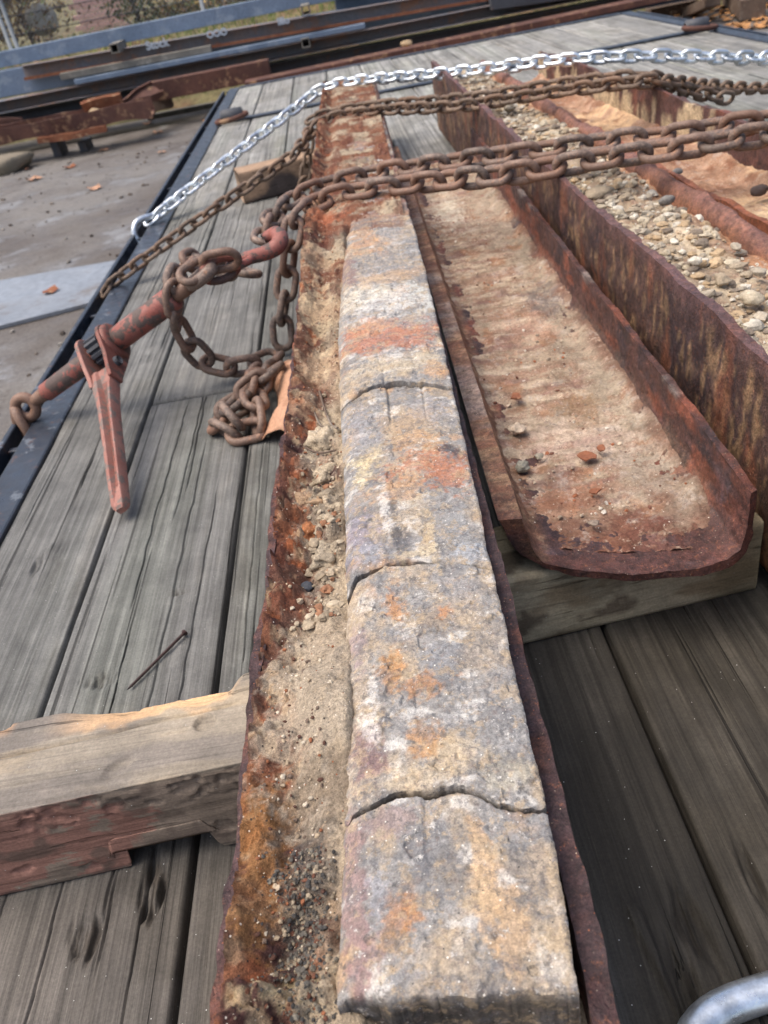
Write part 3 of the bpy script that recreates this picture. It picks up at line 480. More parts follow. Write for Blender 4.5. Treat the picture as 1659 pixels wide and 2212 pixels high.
rock('rock core block with orange blotches, between the two dark cracks', CA + g_ * 0.9, CB - g_ * 1.5 - np.stack([0 * CB[:, 0], 0.006 * sstep(-0.02, -0.045, CB[:, 0])], -1), LFT, RGT, 0.216, 211, ny=220)
rock('rock core block with a rust red band and a blue grey near end', CB + g_ * 1.2, CC_ - g_, LFT, RGT, 0.214, 221, ny=260, lipB=-0.003, groove=1.0)
rock('rock core block banded white, rust red and cream', CC_ - g_ * 2, CD - g_, LFT, RGT, 0.2175, 231, ny=300)
rock('rust stained rock slab lying under the two rusty chains', CD + g_ * 3, [(-0.02, 2.16), (0.05, 2.14), (0.12, 2.12)], LFT, RGT, 0.2135, 241, nx=90, ny=220, rust=0.9, shoulder=0.012)
rock('rust stained rock slab at the far end of the casing', [(-0.02, 2.18), (0.05, 2.16), (0.12, 2.14)], [(-0.02, 3.2), (0.14, 3.19)], LFT, RGT, 0.211, 251, nx=80, ny=220, rust=1.0, shoulder=0.012)

# ------------------------------------------------------------------ second casing: the open, empty one
cx2 = lambda y: 0.176 + 0.022 * y
Y2B = 2.32
def yf2(u, z):
    a = np.interp(u, [-0.111, -0.09, -0.06, 0.0, 0.06, 0.095, 0.111], [.612, .606, .594, .570, .561, .566, .574]); return a + 0.10 * np.maximum(0, z - 0.12) * (u > 0)
def col_case2(X, Y, Z, s, isin, ends, U):
    P = xyz(X, Y, Z); C = np.broadcast_to(c(78, 48, 42), X.shape + (3,)); C = mix(C, c(60, 42, 44), sstep(-0.1, 0.5, fbm(P, 24, 4, 63))); C = mix(C, c(128, 66, 42), sstep(0.1, 0.55, fbm(P, (40, 12, 40), 5, 67)) * 0.8)
    lw = sstep(-0.06, -0.075, U) * np.maximum(isin, sstep(5, 2, ends)); C = mix(C, c(146, 102, 70), lw * 0.7); C = mix(C, c(186, 154, 112), lw * sstep(0.1, 0.4, fbm(P, 60, 5, 70, .65)) * 0.5); res = isin * sstep(0.07, 0.09, U) * sstep(0.0, 0.25, 0.132 - Z + 0.016 * fbm(P, (20, 26, 20), 5, 71)) ; C = mix(C, c(150, 130, 104), np.clip(res * 9, 0, 1) * 0.75); C = mix(C, c(116, 66, 44), lw * sstep(0.05, 0.25, fbm(P, (120, 70, 120), 5, 73, .65)) * 0.6)
    front = sstep(0.10, 0.0, Y - 0.57 + 0.03 * fbm(P, 30, 3, 75)); C = mix(C, c(80, 46, 40), front * 0.85); C = mix(C, c(98, 92, 104), front * sstep(0.2, 0.6, fbm(P, 22, 4, 77)) * 0.45)
    pale = sstep(3.0, 0.0, ends) * sstep(0.3, 0.6, fbm(P, (20, 14, 20), 4, 79)); C = mix(C, c(150, 140, 132), pale * 0.5); return C
casing2 = thing('steel_casing', 'open rusted steel trough with caked tan dirt and a curved cut end', 'steel casing', (0.21, 1.4, 0.09))
trough('shell', casing2, [(-.111, .153), (-.104, .130), (-.093, .112), (-.075, .098), (-.05, .0915), (.0, .0895), (.06, .0895), (.088, .092), (.102, .102), (.108, .118), (.111, .163)],
       [(-.090, .1545), (-.0865, .135), (-.082, .116), (-.075, .105), (-.05, .0995), (.0, .0985), (.058, .0985), (.084, .101), (.095, .108), (.100, .120), (.103, .164)], yf2, Y2B, cx2, 460, col_case2, MAT['rust'], 0.0014, 0.0018, 23, npt=96)
def dirt2():
    nu, ny = 110, 420; s = np.linspace(0, 1, nu); t = np.linspace(0, 1, ny) ** 1.5; S, T = np.meshgrid(s, t, indexing='ij'); U = -0.078 + 0.176 * S
    yfr = yf2(U, 0 * U + 0.1) + 0.030; Y = yfr + (Y2B - 0.03 - yfr) * T; X = cx2(Y) + U; P = xyz(X, Y, 0 * X)
    z = 0.0978 + 0.004 * sstep(0, 0.06, T) + 0.011 * sstep(0.074, 0.098, U + 0.012 * fbm(P, 14, 3, 81)) * sstep(0.0, 0.05, T) + 0.004 * sstep(-0.06, -0.078, U)
    z += 0.0022 * fbm(P, 22, 4, 82) + 0.0011 * fbm(P, (50, 120, 1), 5, 83) + 0.0009 * fbm(P, 300, 3, 84) + 0.0016 * sstep(0.15, 0.25, fbm(P, 30, 5, 86))
    C = np.broadcast_to(c(154, 134, 110), X.shape + (3,)); st = fbm(P, (22, 70, 1), 6, 85, 0.62); C = mix(C, c(140, 98, 78), sstep(0.05, 0.3, st) * 0.55); C = mix(C, c(190, 168, 142), sstep(0.1, 0.5, -st) * 0.7)
    C = mix(C, c(120, 84, 78), sstep(0.2, 0.6, fbm(P, (24, 60, 1), 4, 87)) * 0.6); rb = sstep(0.028, 0.062, U + 0.016 * fbm(P, 16, 4, 88)); C = mix(C, c(154, 138, 116), rb * 0.85)
    C = mix(C, c(150, 102, 66), sstep(0.4, 0.7, fbm(P, 26, 4, 89)) * 0.6)
    C = patches(X, Y, P, [(1330, 1175, 220, 40, c(122, 66, 50), .9), (1420, 1170, 70, 24, c(112, 78, 88), .8), (1380, 1130, 60, 30, c(112, 58, 50), .8), (1210, 1080, 90, 40, c(176, 112, 78), .7), (1250, 950, 130, 60, c(206, 176, 152), .7), (1180, 640, 60, 30, c(104, 92, 92), .8), (1130, 700, 80, 40, c(176, 134, 104), .7), (1060, 470, 60, 40, c(170, 148, 122), .8), (970, 460, 40, 30, c(206, 196, 170), .9), (960, 420, 40, 30, c(206, 190, 160), .8), (1120, 850, 30, 12, c(92, 66, 62), .8), (1250, 870, 50, 26, c(150, 104, 62), .7), (1000, 310, 100, 40, c(112, 66, 54), .9), (1440, 900, 60, 50, c(184, 170, 148), .7), (1400, 1000, 70, 60, c(180, 164, 142), .6)], 0.106, 93, C)
    edge_ = np.maximum(sstep(0.075, 0.0, T + 0.03 * fbm(P, 40, 4, 95)), sstep(0.080, 0.097, U + 0.008 * fbm(P, 40, 4, 96))); C = mix(C, c(104, 66, 52), edge_ * 0.75)
    o = part('dirt_crust', xyz(X, Y, z).reshape(-1, 3), gfaces(nu, ny).tolist(), MAT['dirt'], None, C.reshape(-1, 3), loc=(0.21, 1.4, 0.1)); o['kind'] = 'stuff'; o['label'] = 'caked tan and rust streaked dirt on the floor of the open trough'
dirt2()

# ------------------------------------------------------------------ third casing: deep, full of gravel
cx3 = lambda y: 0.425 + 0.0 * y
def col_case3(X, Y, Z, s, isin, ends, U):
    P = xyz(X, Y, Z); C = np.broadcast_to(c(78, 54, 46), X.shape + (3,)); C = mix(C, c(62, 44, 44), sstep(-0.1, 0.5, fbm(P, (16, 16, 5), 4, 101))); st = fbm(P, (110, 110, 30), 6, 103, 0.65)
    C = mix(C, c(150, 116, 78), sstep(0.1, 0.4, st + 0.3 * fbm(P, (9, 9, 3), 4, 104)) * 0.7 * sstep(0.235, 0.21, Z)); C = mix(C, c(132, 74, 44), sstep(0.2, 0.6, fbm(P, (30, 30, 9), 4, 106)) * 0.6); C = mix(C, c(158, 98, 48), sstep(0.9, 0.5, Y) * sstep(0.12, 0.0, Z) * 0.7)
    ridge = sstep(0.045, 0.07, U); C = mix(C, c(138, 90, 60), ridge * 0.9); C = mix(C, c(108, 66, 48), ridge * sstep(0.0, 0.5, fbm(P, 40, 4, 108)) * 0.8)
    C = mix(C, c(120, 84, 84), sstep(2.5, 0, ends) * 0.4); return C
casing3 = thing('steel_casing', 'deep rusted steel casing heaped with pale gravel beside the open trough', 'steel casing', (0.42, 1.8, 0.0))
trough('shell', casing3, [(-.090, .240), (-.090, .12), (-.088, .03), (-.075, .008), (.0, .005), (.078, .008), (.094, .03), (.100, .12), (.103, .190), (.098, .207), (.090, .212)],
       [(-.079, .240), (-.078, .12), (-.076, .04), (-.065, .020), (.0, .017), (.060, .020), (.068, .04), (.070, .12), (.069, .188), (.074, .204), (.082, .212)], lambda u, z: 0 * u + 0.30, 3.14, cx3, 360, col_case3, MAT['rust'], 0.0025, 0.004, 31, npt=54)
def gravel3():
    nu, ny = 60, 300; S, T = np.meshgrid(np.linspace(0, 1, nu), np.linspace(0, 1, ny) ** 1.3, indexing='ij'); U = -0.082 + 0.154 * S; Y = 0.34 + 2.72 * T; X = cx3(Y) + U; P = xyz(X, Y, 0 * X)
    zf = lambda P, U: 0.203 + 0.010 * fbm(P, 9, 3, 111) - 0.010 * sstep(0.03, 0.07, U) - 0.004 * sstep(-0.06, -0.082, U)
    z = zf(P, U) + 0.003 * fbm(P, 70, 4, 112) + 0.0015 * fbm(P, 240, 3, 113); C = np.broadcast_to(c(158, 138, 112), X.shape + (3,)); C = mix(C, c(190, 172, 142), sstep(0, 0.5, fbm(P, 14, 4, 114))); C = mix(C, c(118, 98, 78), sstep(0.1, 0.6, fbm(P, 20, 4, 115)) * 0.8); C = mix(C, c(176, 116, 70), sstep(0.02, 0.07, U) * 0.6)
    o = part('gravel_bed', xyz(X, Y, z).reshape(-1, 3), gfaces(nu, ny).tolist(), MAT['dirt'], None, C.reshape(-1, 3), loc=(0.42, 1.8, 0.2)); o['kind'] = 'stuff'; o['label'] = 'tan grit packed in the deep casing'
    g = np.random.default_rng(5); VV = []; FF = []; CL = []; off = 0; pal = [c(182, 168, 142), c(160, 144, 120), c(200, 192, 174), c(168, 156, 136), c(176, 150, 114), c(134, 120, 104)]
    for k in range(3600):
        y = 0.36 + 2.6 * g.random() ** 1.35; u = g.uniform(-0.078, 0.06); r = 0.0016 + 0.0080 * g.random() ** 2.8; x = cx3(y) + u; zz = float(zf(np.array([x, y, 0.0]), np.array(u)))
        V, F = blob_vf((x, y, zz + r * 0.3), (r * g.uniform(.8, 1.6), r * g.uniform(.8, 1.4), r * g.uniform(.5, .9)), k % 40, 6, 7, 0.5, 1.8, .9); VV.append(V); FF.append(np.array([q for q in F]) + off); off += len(V); CL.append(np.tile(pal[k % 6] * g.uniform(.8, 1.1), (len(V), 1)))
    o = part('gravel', np.concatenate(VV), np.concatenate(FF).tolist(), MAT['rock_plain'], None, np.concatenate(CL), smooth=False, loc=(0.42, 1.8, 0.2)); o['kind'] = 'stuff'; o['label'] = 'small pale gravel strewn over the deep casing'
    big = [(1625, 640, 36, 22), (1560, 600, 26, 14), (1500, 560, 22, 12), (1590, 530, 20, 11), (1480, 480, 16, 9), (1440, 545, 16, 9), (1400, 470, 15, 8), (1540, 690, 18, 11), (1640, 585, 22, 12), (1150, 285, 17, 9), (1210, 300, 15, 8), (1290, 415, 34, 16), (1335, 450, 20, 10), (1370, 500, 14, 8), (1420, 510, 12, 8), (1570, 720, 15, 9), (1620, 700, 16, 10), (1240, 330, 20, 10), (1100, 232, 18, 9)]
    SL = {0: 'largest grey stone in the gravel, at the right picture edge', 1: 'broad tan stone in the gravel just beside the largest grey one', 2: 'flat pale stone in the gravel left of the broad tan stone', 8: 'rounded stone at the right picture edge above the largest grey one', 9: 'white stone in the gravel between the two rusty chains', 11: 'wide cream stone in the gravel right below the heavy chain', 12: 'stone touching the wide cream stone below the heavy chain', 15: 'lowest stone of the gravel, nearest the camera', 18: 'stone in the gravel above the thin chain'}
    for k, (px, py, rx, rz) in enumerate(big):
        q = at(px, py, 0.21); a = abs(at(px + rx, py, 0.21)[0] - q[0]); V, F = blob_vf((q[0], q[1], 0.208), (a * g.uniform(.8, 1.0), a * g.uniform(.8, 1.3), a * 0.55), 300 + k, 14, 18, 0.35, 1.7, 1.0)
        P = V; C = np.tile(pal[k % 5], (len(V), 1)) * (1 + 0.15 * fbm(P, 60, 4, k)[:, None]); tag(part('stone', V, F, MAT['rock_plain'], None, C), SL.get(k, 'pale rounded stone bedded in the gravel of the deep casing'), 'stone', 'larger stones in the gravel')
MAT['rock_plain'] = vmat('pale_stone', 0.85, layers=((60, 0.18), (300, 0.22), (900, 0.2)), bump=((120, 0.003, 5), (500, 0.0012, 3)), spec=0.3)
gravel3()

# ------------------------------------------------------------------ fourth casing: orange dirt, streaked wall
cx4 = lambda y: 0.673 - 0.032 * y
def col_case4(X, Y, Z, s, isin, ends, U):
    P = xyz(X, Y, Z); C = np.broadcast_to(c(84, 54, 48), X.shape + (3,)); C = mix(C, c(122, 66, 46), sstep(0.0, 0.5, fbm(P, 20, 4, 121)) * 0.7); drip = fbm(xyz(Y, 0 * Y, Z), (34, 1, 5), 4, 123) + 0.9 * sstep(0.24, 0.17, Z) - 0.55
    k = sstep(0.0, 0.25, drip) * isin * sstep(0.03, 0.06, U) * sstep(1.62, 1.72, Y) ; C = mix(C, c(196, 172, 132), k * 0.9); C = mix(C, c(150, 84, 46), sstep(-0.03, -0.06, U) * 0.7); return C
casing4 = thing('steel_casing', 'rusted steel casing of orange dirt with cream drips down its inner wall', 'steel casing', (0.62, 1.8, 0.0))
trough('shell', casing4, [(-.068, .185), (-.070, .12), (-.066, .03), (-.055, .008), (.0, .005), (.07, .008), (.088, .03), (.090, .12), (.090, .236)], [(-.057, .185), (-.058, .12), (-.054, .04), (-.045, .020), (.0, .017), (.06, .020), (.076, .04), (.078, .12), (.079, .236)],
       lambda u, z: 0 * u + 0.5, 2.95, cx4, 260, col_case4, MAT['rust'], 0.0025, 0.004, 37, npt=44)
def dirt4():
    nu, ny = 60, 260; S, T = np.meshgrid(np.linspace(0, 1, nu), np.linspace(0, 1, ny), indexing='ij'); U = -0.058 + 0.136 * S; Y = 0.52 + 2.40 * T; X = cx4(Y) + U; P = xyz(X, Y, 0 * X)
    z = 0.150 + 0.018 * sstep(0.04, 0.078, U) + 0.007 * fbm(P, 14, 6, 131, .6) + 0.003 * fbm(P, 80, 4, 132) + 0.026 * np.exp(-((Y - 1.22) / 0.1) ** 2)
    C = np.broadcast_to(c(166, 130, 102), X.shape + (3,)); C = mix(C, c(144, 100, 72), sstep(0, 0.5, fbm(P, 16, 5, 133)) * 0.8); C = mix(C, c(206, 170, 126), sstep(0.1, 0.6, fbm(P, 11, 4, 134)) * 0.8); C = mix(C, c(120, 74, 50), sstep(0.3, 0.7, fbm(P, 30, 4, 135)) * 0.7); C = mix(C, c(190, 166, 128), np.exp(-((Y - 1.2) / 0.1) ** 2) * 0.8)
    o = part('orange_dirt', xyz(X, Y, z).reshape(-1, 3), gfaces(nu, ny).tolist(), MAT['dirt'], None, C.reshape(-1, 3), loc=(0.62, 1.8, 0.15)); o['kind'] = 'stuff'; o['label'] = 'orange tan dirt caked in the casing with the dripping wall'
dirt4()
for k, (px, py, r, lab, col) in enumerate([(1640, 411, 0.011, 'round dark stone on the orange dirt near the orange ridge', c(92, 78, 72)), (1440, 433, 0.009, 'flat grey stone leaning on the orange ridge beside the gravel', c(122, 118, 112)), (1462, 372, 0.008, 'small grey stone on the orange dirt behind the orange ridge', c(110, 108, 108))]):
    z = 0.175 if k != 1 else 0.208; q = at(px, py, z); V, F = blob_vf((q[0], q[1], z), (r * 1.3, r, r * 0.8), 410 + k, 12, 16, 0.2); tag(part('stone', V, F, MAT['rock_plain'], None, np.tile(col, (len(V), 1))), lab, 'stone')

# ------------------------------------------------------------------ wooden blocks
def lumber(name, label, p0, p1, w, h, z0, colf, dispf=None, nl=200, seed=1, k=16, mat=None):
    p0 = np.array(p0, float); p1 = np.array(p1, float); L = np.linalg.norm(p1 - p0); d = (p1 - p0) / L; q = np.array([-d[1], d[0]]); r = 0.004
    e = np.linspace(0, 1, k, endpoint=False); pr = np.concatenate([np.stack([-w/2 + w * e, 0 * e], -1), np.stack([0 * e + w/2, h * e], -1), np.stack([w/2 - w * e, 0 * e + h], -1), np.stack([0 * e - w/2, h - h * e], -1)])
    cv = np.sign(pr[:, :1]) * np.maximum(0, np.abs(pr[:, :1]) - (w/2 - r)); ch = np.where(pr[:, 1:] > h - r, pr[:, 1:] - (h - r), np.where(pr[:, 1:] < r, pr[:, 1:] - r, 0)); both = (np.abs(cv) > 1e-6) & (np.abs(ch) > 1e-6)
    pr = pr - np.where(both, np.concatenate([cv, ch], 1) * 0.29, 0); l = np.linspace(0, L, nl); A, B = np.meshgrid(np.arange(len(pr)), l, indexing='ij'); a = pr[A, 0]; b2 = pr[A, 1]
    P = xyz(B, a, b2); nrm = np.stack([a / (w/2), (b2 - h/2) / (h/2)], -1); nrm = nrm / (np.linalg.norm(nrm, axis=-1, keepdims=True) + 1e-6)
    n_ = 0.0006 * fbm(P, (4, 90, 90), 4, seed) + 0.0005 * fbm(P, 22, 4, seed + 1); a = a + nrm[..., 0] * n_; b3 = b2 + np.maximum(nrm[..., 1], 0) * n_
    X = p0[0] + d[0] * B + q[0] * a; Y = p0[1] + d[1] * B + q[1] * a; Z = z0 + b3
    if dispf: X, Y, Z = dispf(X, Y, Z, a, b2, B)
    C = colf(X, Y, Z, a, b2, B); F = gfaces(len(pr), nl, cu=True).tolist(); m = len(pr); F.append([i * nl for i in range(m)]); F.append([i * nl + nl - 1 for i in range(m)][::-1])
    o = part(name, xyz(X, Y, Z).reshape(-1, 3), F, mat or MAT['lumber'], None, C.reshape(-1, 3)); return tag(o, label, 'wood block')
def b1disp(X, Y, Z, a, b, B):
    P = xyz(X, Y, Z); front = sstep(-0.044, -0.0492, a); chew = sstep(-0.335, -0.29, X) * sstep(-0.165, -0.185, X) * sstep(0.036, 0.050, a + 0.010 * fbm(P, 30, 3, 5)) * sstep(0.065, 0.095, b); Z = Z - 0.004 * chew; cut = sstep(-0.335, -0.27, X) * sstep(-0.165, -0.185, X) * np.clip((a - 0.016 - 0.010 * fbm(P, (25, 1, 1), 3, 4)) / 0.034, 0, 1.1) * (b > 0.05); Z = Z - 0.011 * cut * (1 + 0.35 * fbm(P, (25, 150, 1), 3, 6)); Y = Y - 0.004 * chew
    ch2 = sstep(-0.37, -0.38, X) * sstep(0.04, 0.05, a) * sstep(0.08, 0.095, b); Z = Z - 0.008 * ch2
    notch = sstep(-0.288, -0.282, X + 0.008 * fbm(P, 50, 4, 7)) * sstep(-0.200, -0.212, X + 0.006 * fbm(P, 60, 3, 17)) * sstep(0.024, 0.02, b) * (a < 0.03); Z = np.where(b < 0.03, Z + 0.024 * notch, Z)
    g = np.zeros_like(X)
    for gx_, gz, gr in ((-0.340, .080, .010), (-0.318, .083, .008), (-0.305, .078, .007), (-0.268, .081, .009), (-0.249, .084, .006), (-0.240, .076, .006), (-0.207, .084, .009), (-0.196, .079, .006), (-0.178, .082, .010), (-0.19, .028, .009), (-0.31, .014, .008), (-0.36, .03, .006)):
        g = np.maximum(g, 0.6 * sstep(1.1, 0.3, np.hypot((X - gx_) / gr / 1.3, (Z - gz) / gr * 1.6) + 0.9 * fbm(P, 110, 4, 8)))
    g = np.maximum(g, 0.7 * sstep(0.15, 0.35, fbm(P, (60, 1, 120), 5, 10)) * sstep(0.062, 0.078, b) * sstep(0.0985, 0.090, b))
    Y = Y + front * g * 0.0045
    top = b > 0.09; dent = np.maximum(sstep(1.0, 0.8, np.hypot((X + 0.196) / 0.010, (a - 0.000) / 0.009)) * 0.004, sstep(1.1, 0.5, np.hypot((X + 0.247 - a * 0.6) / 0.011, (a + 0.027) / 0.013)) * 0.003)
    crack = np.exp(-((a - 0.012 - 0.02 * (X + 0.3) - 0.0015 * fbm(P, (20, 1, 1), 3, 9)) / 0.0013) ** 2) * 0.007; Z = Z - top * (dent + crack * sstep(-0.165, -0.18, X)); return X, Y, Z
def b1col(X, Y, Z, a, b, B):
    P = xyz(X, Y, Z); C = np.broadcast_to(c(150, 139, 122), X.shape + (3,)); C = mix(C, c(126, 118, 110), sstep(-0.2, 0.5, fbm(P, (10, 40, 40), 4, 12)) * 0.8); C = mix(C, c(176, 158, 130), sstep(0.2, 0.6, fbm(P, (14, 50, 50), 4, 13)) * 0.6)
    f = sstep(-0.0478, -0.0492, a) * sstep(0.1, 0.094, b); C = mix(C, c(138, 122, 106), f); C = mix(C, c(150, 92, 78), f * sstep(-0.02, 0.06, fbm(P, (14, 1, 40), 6, 14, 0.65) + 0.9 * sstep(-0.16, -0.38, X) - 0.50) * 0.62); C = mix(C, c(98, 84, 74), f * sstep(0.2, 0.6, fbm(P, 40, 4, 15)) * 0.7)
    fresh = sstep(-0.345, -0.28, X) * sstep(-0.165, -0.19, X) * sstep(0.014, 0.024, a - 0.010 * fbm(P, (25, 1, 1), 3, 4) + 0.006 * fbm(P, (40, 90, 60), 3, 16)) * sstep(0.04, 0.06, b); C = mix(C, c(214, 172, 124), fresh * 0.95); fr2 = sstep(-0.365, -0.375, X) * sstep(0.03, 0.045, a) * sstep(0.07, 0.09, b); C = mix(C, c(196, 150, 104), fr2 * 0.8)
    return C
lumber('wood_block', 'worn squared timber with red paint traces and a fresh split edge', (-0.95, 0.433), (0.03, 0.492), 0.100, 0.0985, 0.001, b1col, b1disp, 560, 41, 56)
def b2col(X, Y, Z, a, b, B):
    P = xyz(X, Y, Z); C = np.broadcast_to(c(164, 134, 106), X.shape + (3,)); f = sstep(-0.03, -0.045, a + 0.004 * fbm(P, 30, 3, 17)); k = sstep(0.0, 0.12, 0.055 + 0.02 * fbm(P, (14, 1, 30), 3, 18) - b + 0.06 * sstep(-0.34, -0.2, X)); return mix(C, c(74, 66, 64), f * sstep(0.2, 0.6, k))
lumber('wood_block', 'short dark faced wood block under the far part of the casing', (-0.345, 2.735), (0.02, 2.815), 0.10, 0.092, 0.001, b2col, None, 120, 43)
def b3col(X, Y, Z, a, b, B):
    P = xyz(X, Y, Z); C = np.broadcast_to(c(178, 166, 136), X.shape + (3,)); C = mix(C, c(140, 122, 92), sstep(0.1, 0.6, fbm(P, (14, 30, 50), 4, 19)) * 0.8); C = mix(C, c(96, 82, 66), sstep(0.35, 0.65, fbm(P, (22, 30, 40), 4, 20)) * 0.8); return mix(C, c(124, 110, 80), sstep(0.26, 0.30, X) * 0.6)
lumber('wood_block', 'pale new wood block under the near end of the open trough', (0.02, 0.641), (0.329, 0.668), 0.089, 0.0875, 0.001, b3col, None, 120, 47)
lumber('wood_block', 'small brown wood block at the far end of the open trough', (0.15, 2.40), (0.29, 2.41), 0.06, 0.085, 0.001, lambda X, Y, Z, a, b, B: np.broadcast_to(c(98, 70, 58), X.shape + (3,)), None, 40, 49)
# spike on the deck
p0, p1 = at(275, 1490, 0.004), at(400, 1365, 0.006); d_ = _n(p1 - p0)
nail = join(tube_vf([p0, p0 + d_ * 0.006, p1 - d_ * 0.006, p1 - d_ * 0.004], [0.0003, 0.0016, 0.0018, 0.0018], 8), tube_vf([p1 - d_ * 0.0038, p1 - d_ * 0.001, p1], [0.0022, 0.0042, 0.0036], 10))
tag(part('nail', *nail, vmat('nail_rust', 0.6, layers=((200, 0.3),), bump=((500, 0.0005, 3),), base=c(62, 42, 40), spec=0.4)), 'long rusty nail lying on the deck beside the worn timber', 'nail')
# curled leaf against the casing
def big_leaf():
    n1, n2 = 26, 14; T, S = np.meshgrid(np.linspace(0, 1, n1), np.linspace(0, 1, n2), indexing='ij'); le = polyresample([at(566, 952, 0.004), at(585, 905, 0.016), at(603, 878, 0.022), at(598, 850, 0.020), at(578, 818, 0.016), at(600, 800, 0.02)], n1)
    re = polyresample([at(600, 940, 0.03), at(606, 900, 0.05), at(612, 860, 0.05), at(616, 820, 0.05), at(622, 790, 0.05)], n1) + np.array([0.02, 0, 0]); V = le[:, None] * (1 - S[..., None]) + re[:, None] * S[..., None]
    V[..., 2] += 0.010 * np.sin(S * math.pi) + 0.004 * np.sin(T * 9) * S + 0.003 * fbm(V, 40, 3, 3); o = part('leaf', V.reshape(-1, 3), gfaces(n1, n2).tolist(), MAT['leaf']); o.modifiers.new('thickness', 'SOLIDIFY').thickness = 0.0008
    tag(o, 'large curled tan leaf between the heaped chain and the casing', 'leaf')
big_leaf()
# clods, pebbles and flakes
def lump(name, px, py, z, r, flat, label, cat, col, mat, seed, rough=0.3, ang=0.0, group=None):
    q = at(px, py, z); V, F = blob_vf(q + np.array([0, 0, 0]), (r, r * 1.05, r * flat), seed, 22, 30, rough, 2.0, ang); V = V + _normals_noise(V, q, r, seed); C = np.tile(col, (len(V), 1)) * (1 + 0.18 * fbm(V, 120, 4, seed)[:, None]); tag(part(name, V, F, MAT[mat], None, C), label, cat, group)
def _normals_noise(V, q, r, seed): return (V - q) * (0.10 * fbm(V, 1.6 / r, 3, seed + 9))[:, None]
for a in [('sand_clod', 697, 952, .193, .0165, .7, 'largest crumbly tan sand clod beside the rock core', 'clod', c(186, 168, 140), 'sand', 501, .5), ('sand_clod', 698, 1035, .190, .0155, .7, 'tan sand clod just below the largest clod', 'clod', c(178, 160, 132), 'sand', 502, .5), ('sand_clod', 665, 1085, .190, .014, .7, 'rust edged sand clod next to the casing wall', 'clod', c(170, 140, 108), 'sand', 503, .5), ('sand_clod', 718, 1095, .190, .012, .7, 'small sand clod touching the blue grey rock block', 'clod', c(172, 154, 128), 'sand', 504, .5), ('sand_clod', 668, 1155, .190, .010, .7, 'orange stained sand clod on the sand', 'clod', c(172, 110, 66), 'sand', 505, .5), ('sand_clod', 705, 1200, .192, .013, .6, 'rough sand clod at the foot of the blue grey rock block', 'clod', c(160, 146, 124), 'sand', 506, .5),
          ('pebble', 664, 1268, .187, .0058, .8, 'angular slate grey pebble beside the black lump', 'stone', c(62, 66, 74), 'rock_plain', 511, .2, .9), ('pebble', 703, 1278, .188, .0085, .6, 'black crusty lump on the sand next to the crack', 'stone', c(54, 50, 50), 'rock_plain', 512), ('pebble', 582, 1413, .192, .0052, .6, 'pale grey pebble on the rusty casing edge', 'stone', c(146, 142, 130), 'rock_plain', 513), ('pebble', 640, 2085, .180, .0075, .6, 'dark grey stone in the dark grit near the bottom', 'stone', c(70, 72, 72), 'rock_plain', 514, .25, .8), ('pebble', 524, 1975, .190, .0042, .7, 'glossy orange rust nodule on the near casing wall', 'rust nodule', c(150, 80, 36), 'rust', 515), ('pebble', 537, 2020, .190, .0046, .6, 'dull brown rust nodule on the near casing wall', 'rust nodule', c(126, 84, 44), 'rust', 516), ('pebble', 522, 2140, .188, .0048, .7, 'orange brown rust nodule lowest on the casing wall', 'rust nodule', c(136, 78, 36), 'rust', 517), ('pebble', 705, 895, .187, .0075, .7, 'dark red rust lump behind the largest clod', 'rust nodule', c(96, 44, 36), 'rust', 518, .25, .8),
          ('stone', 1128, 1008, .112, .0075, .7, 'round grey pebble at the left foot of the open trough', 'stone', c(146, 142, 126), 'rock_plain', 521), ('stone', 1118, 925, .112, .009, .5, 'pale flat stone on the trough floor by its left wall', 'stone', c(190, 170, 146), 'rock_plain', 522), ('stone', 1283, 1130, .110, .005, .5, 'small grey chip near the cut end of the trough', 'stone', c(158, 140, 122), 'rock_plain', 523, .2, .9), ('stone', 1165, 985, .110, .0045, .6, 'small grey stone beside the big orange flake', 'stone', c(150, 142, 124), 'rock_plain', 524)]: lump(*a)
def flake(px, py, z, rx, ry, label, col, seed):
    q = at(px, py, z); g = np.random.default_rng(seed); n = 9; a = np.linspace(0, 2 * math.pi, n, endpoint=False) + g.uniform(-.2, .2, n); r = g.uniform(.7, 1.1, n); V = xyz(q[0] + rx * r * np.cos(a), q[1] + ry * r * np.sin(a), z + 0.002 * g.random(n)); V2 = V + np.array([0, 0, -0.0014]); F = [list(range(n)), list(range(n, 2 * n))[::-1]] + [[i, i + n, (i + 1) % n + n, (i + 1) % n] for i in range(n)]
    tag(part('rust_flake', np.vstack([V, V2]), F, MAT['rust_orange'], smooth=False), label, 'rust flake')
flake(1268, 986, .1125, .011, .010, 'biggest orange rust flake on the trough floor', None, 61); flake(1298, 968, .1125, .0055, .007, 'small orange rust flake above the biggest flake', None, 62); flake(1284, 1061, .1115, .007, .005, 'orange rust flake nearest the cut end of the trough', None, 63); flake(1115, 856, .1125, .007, .009, 'dark rust flake on the trough floor near its left wall', None, 64)
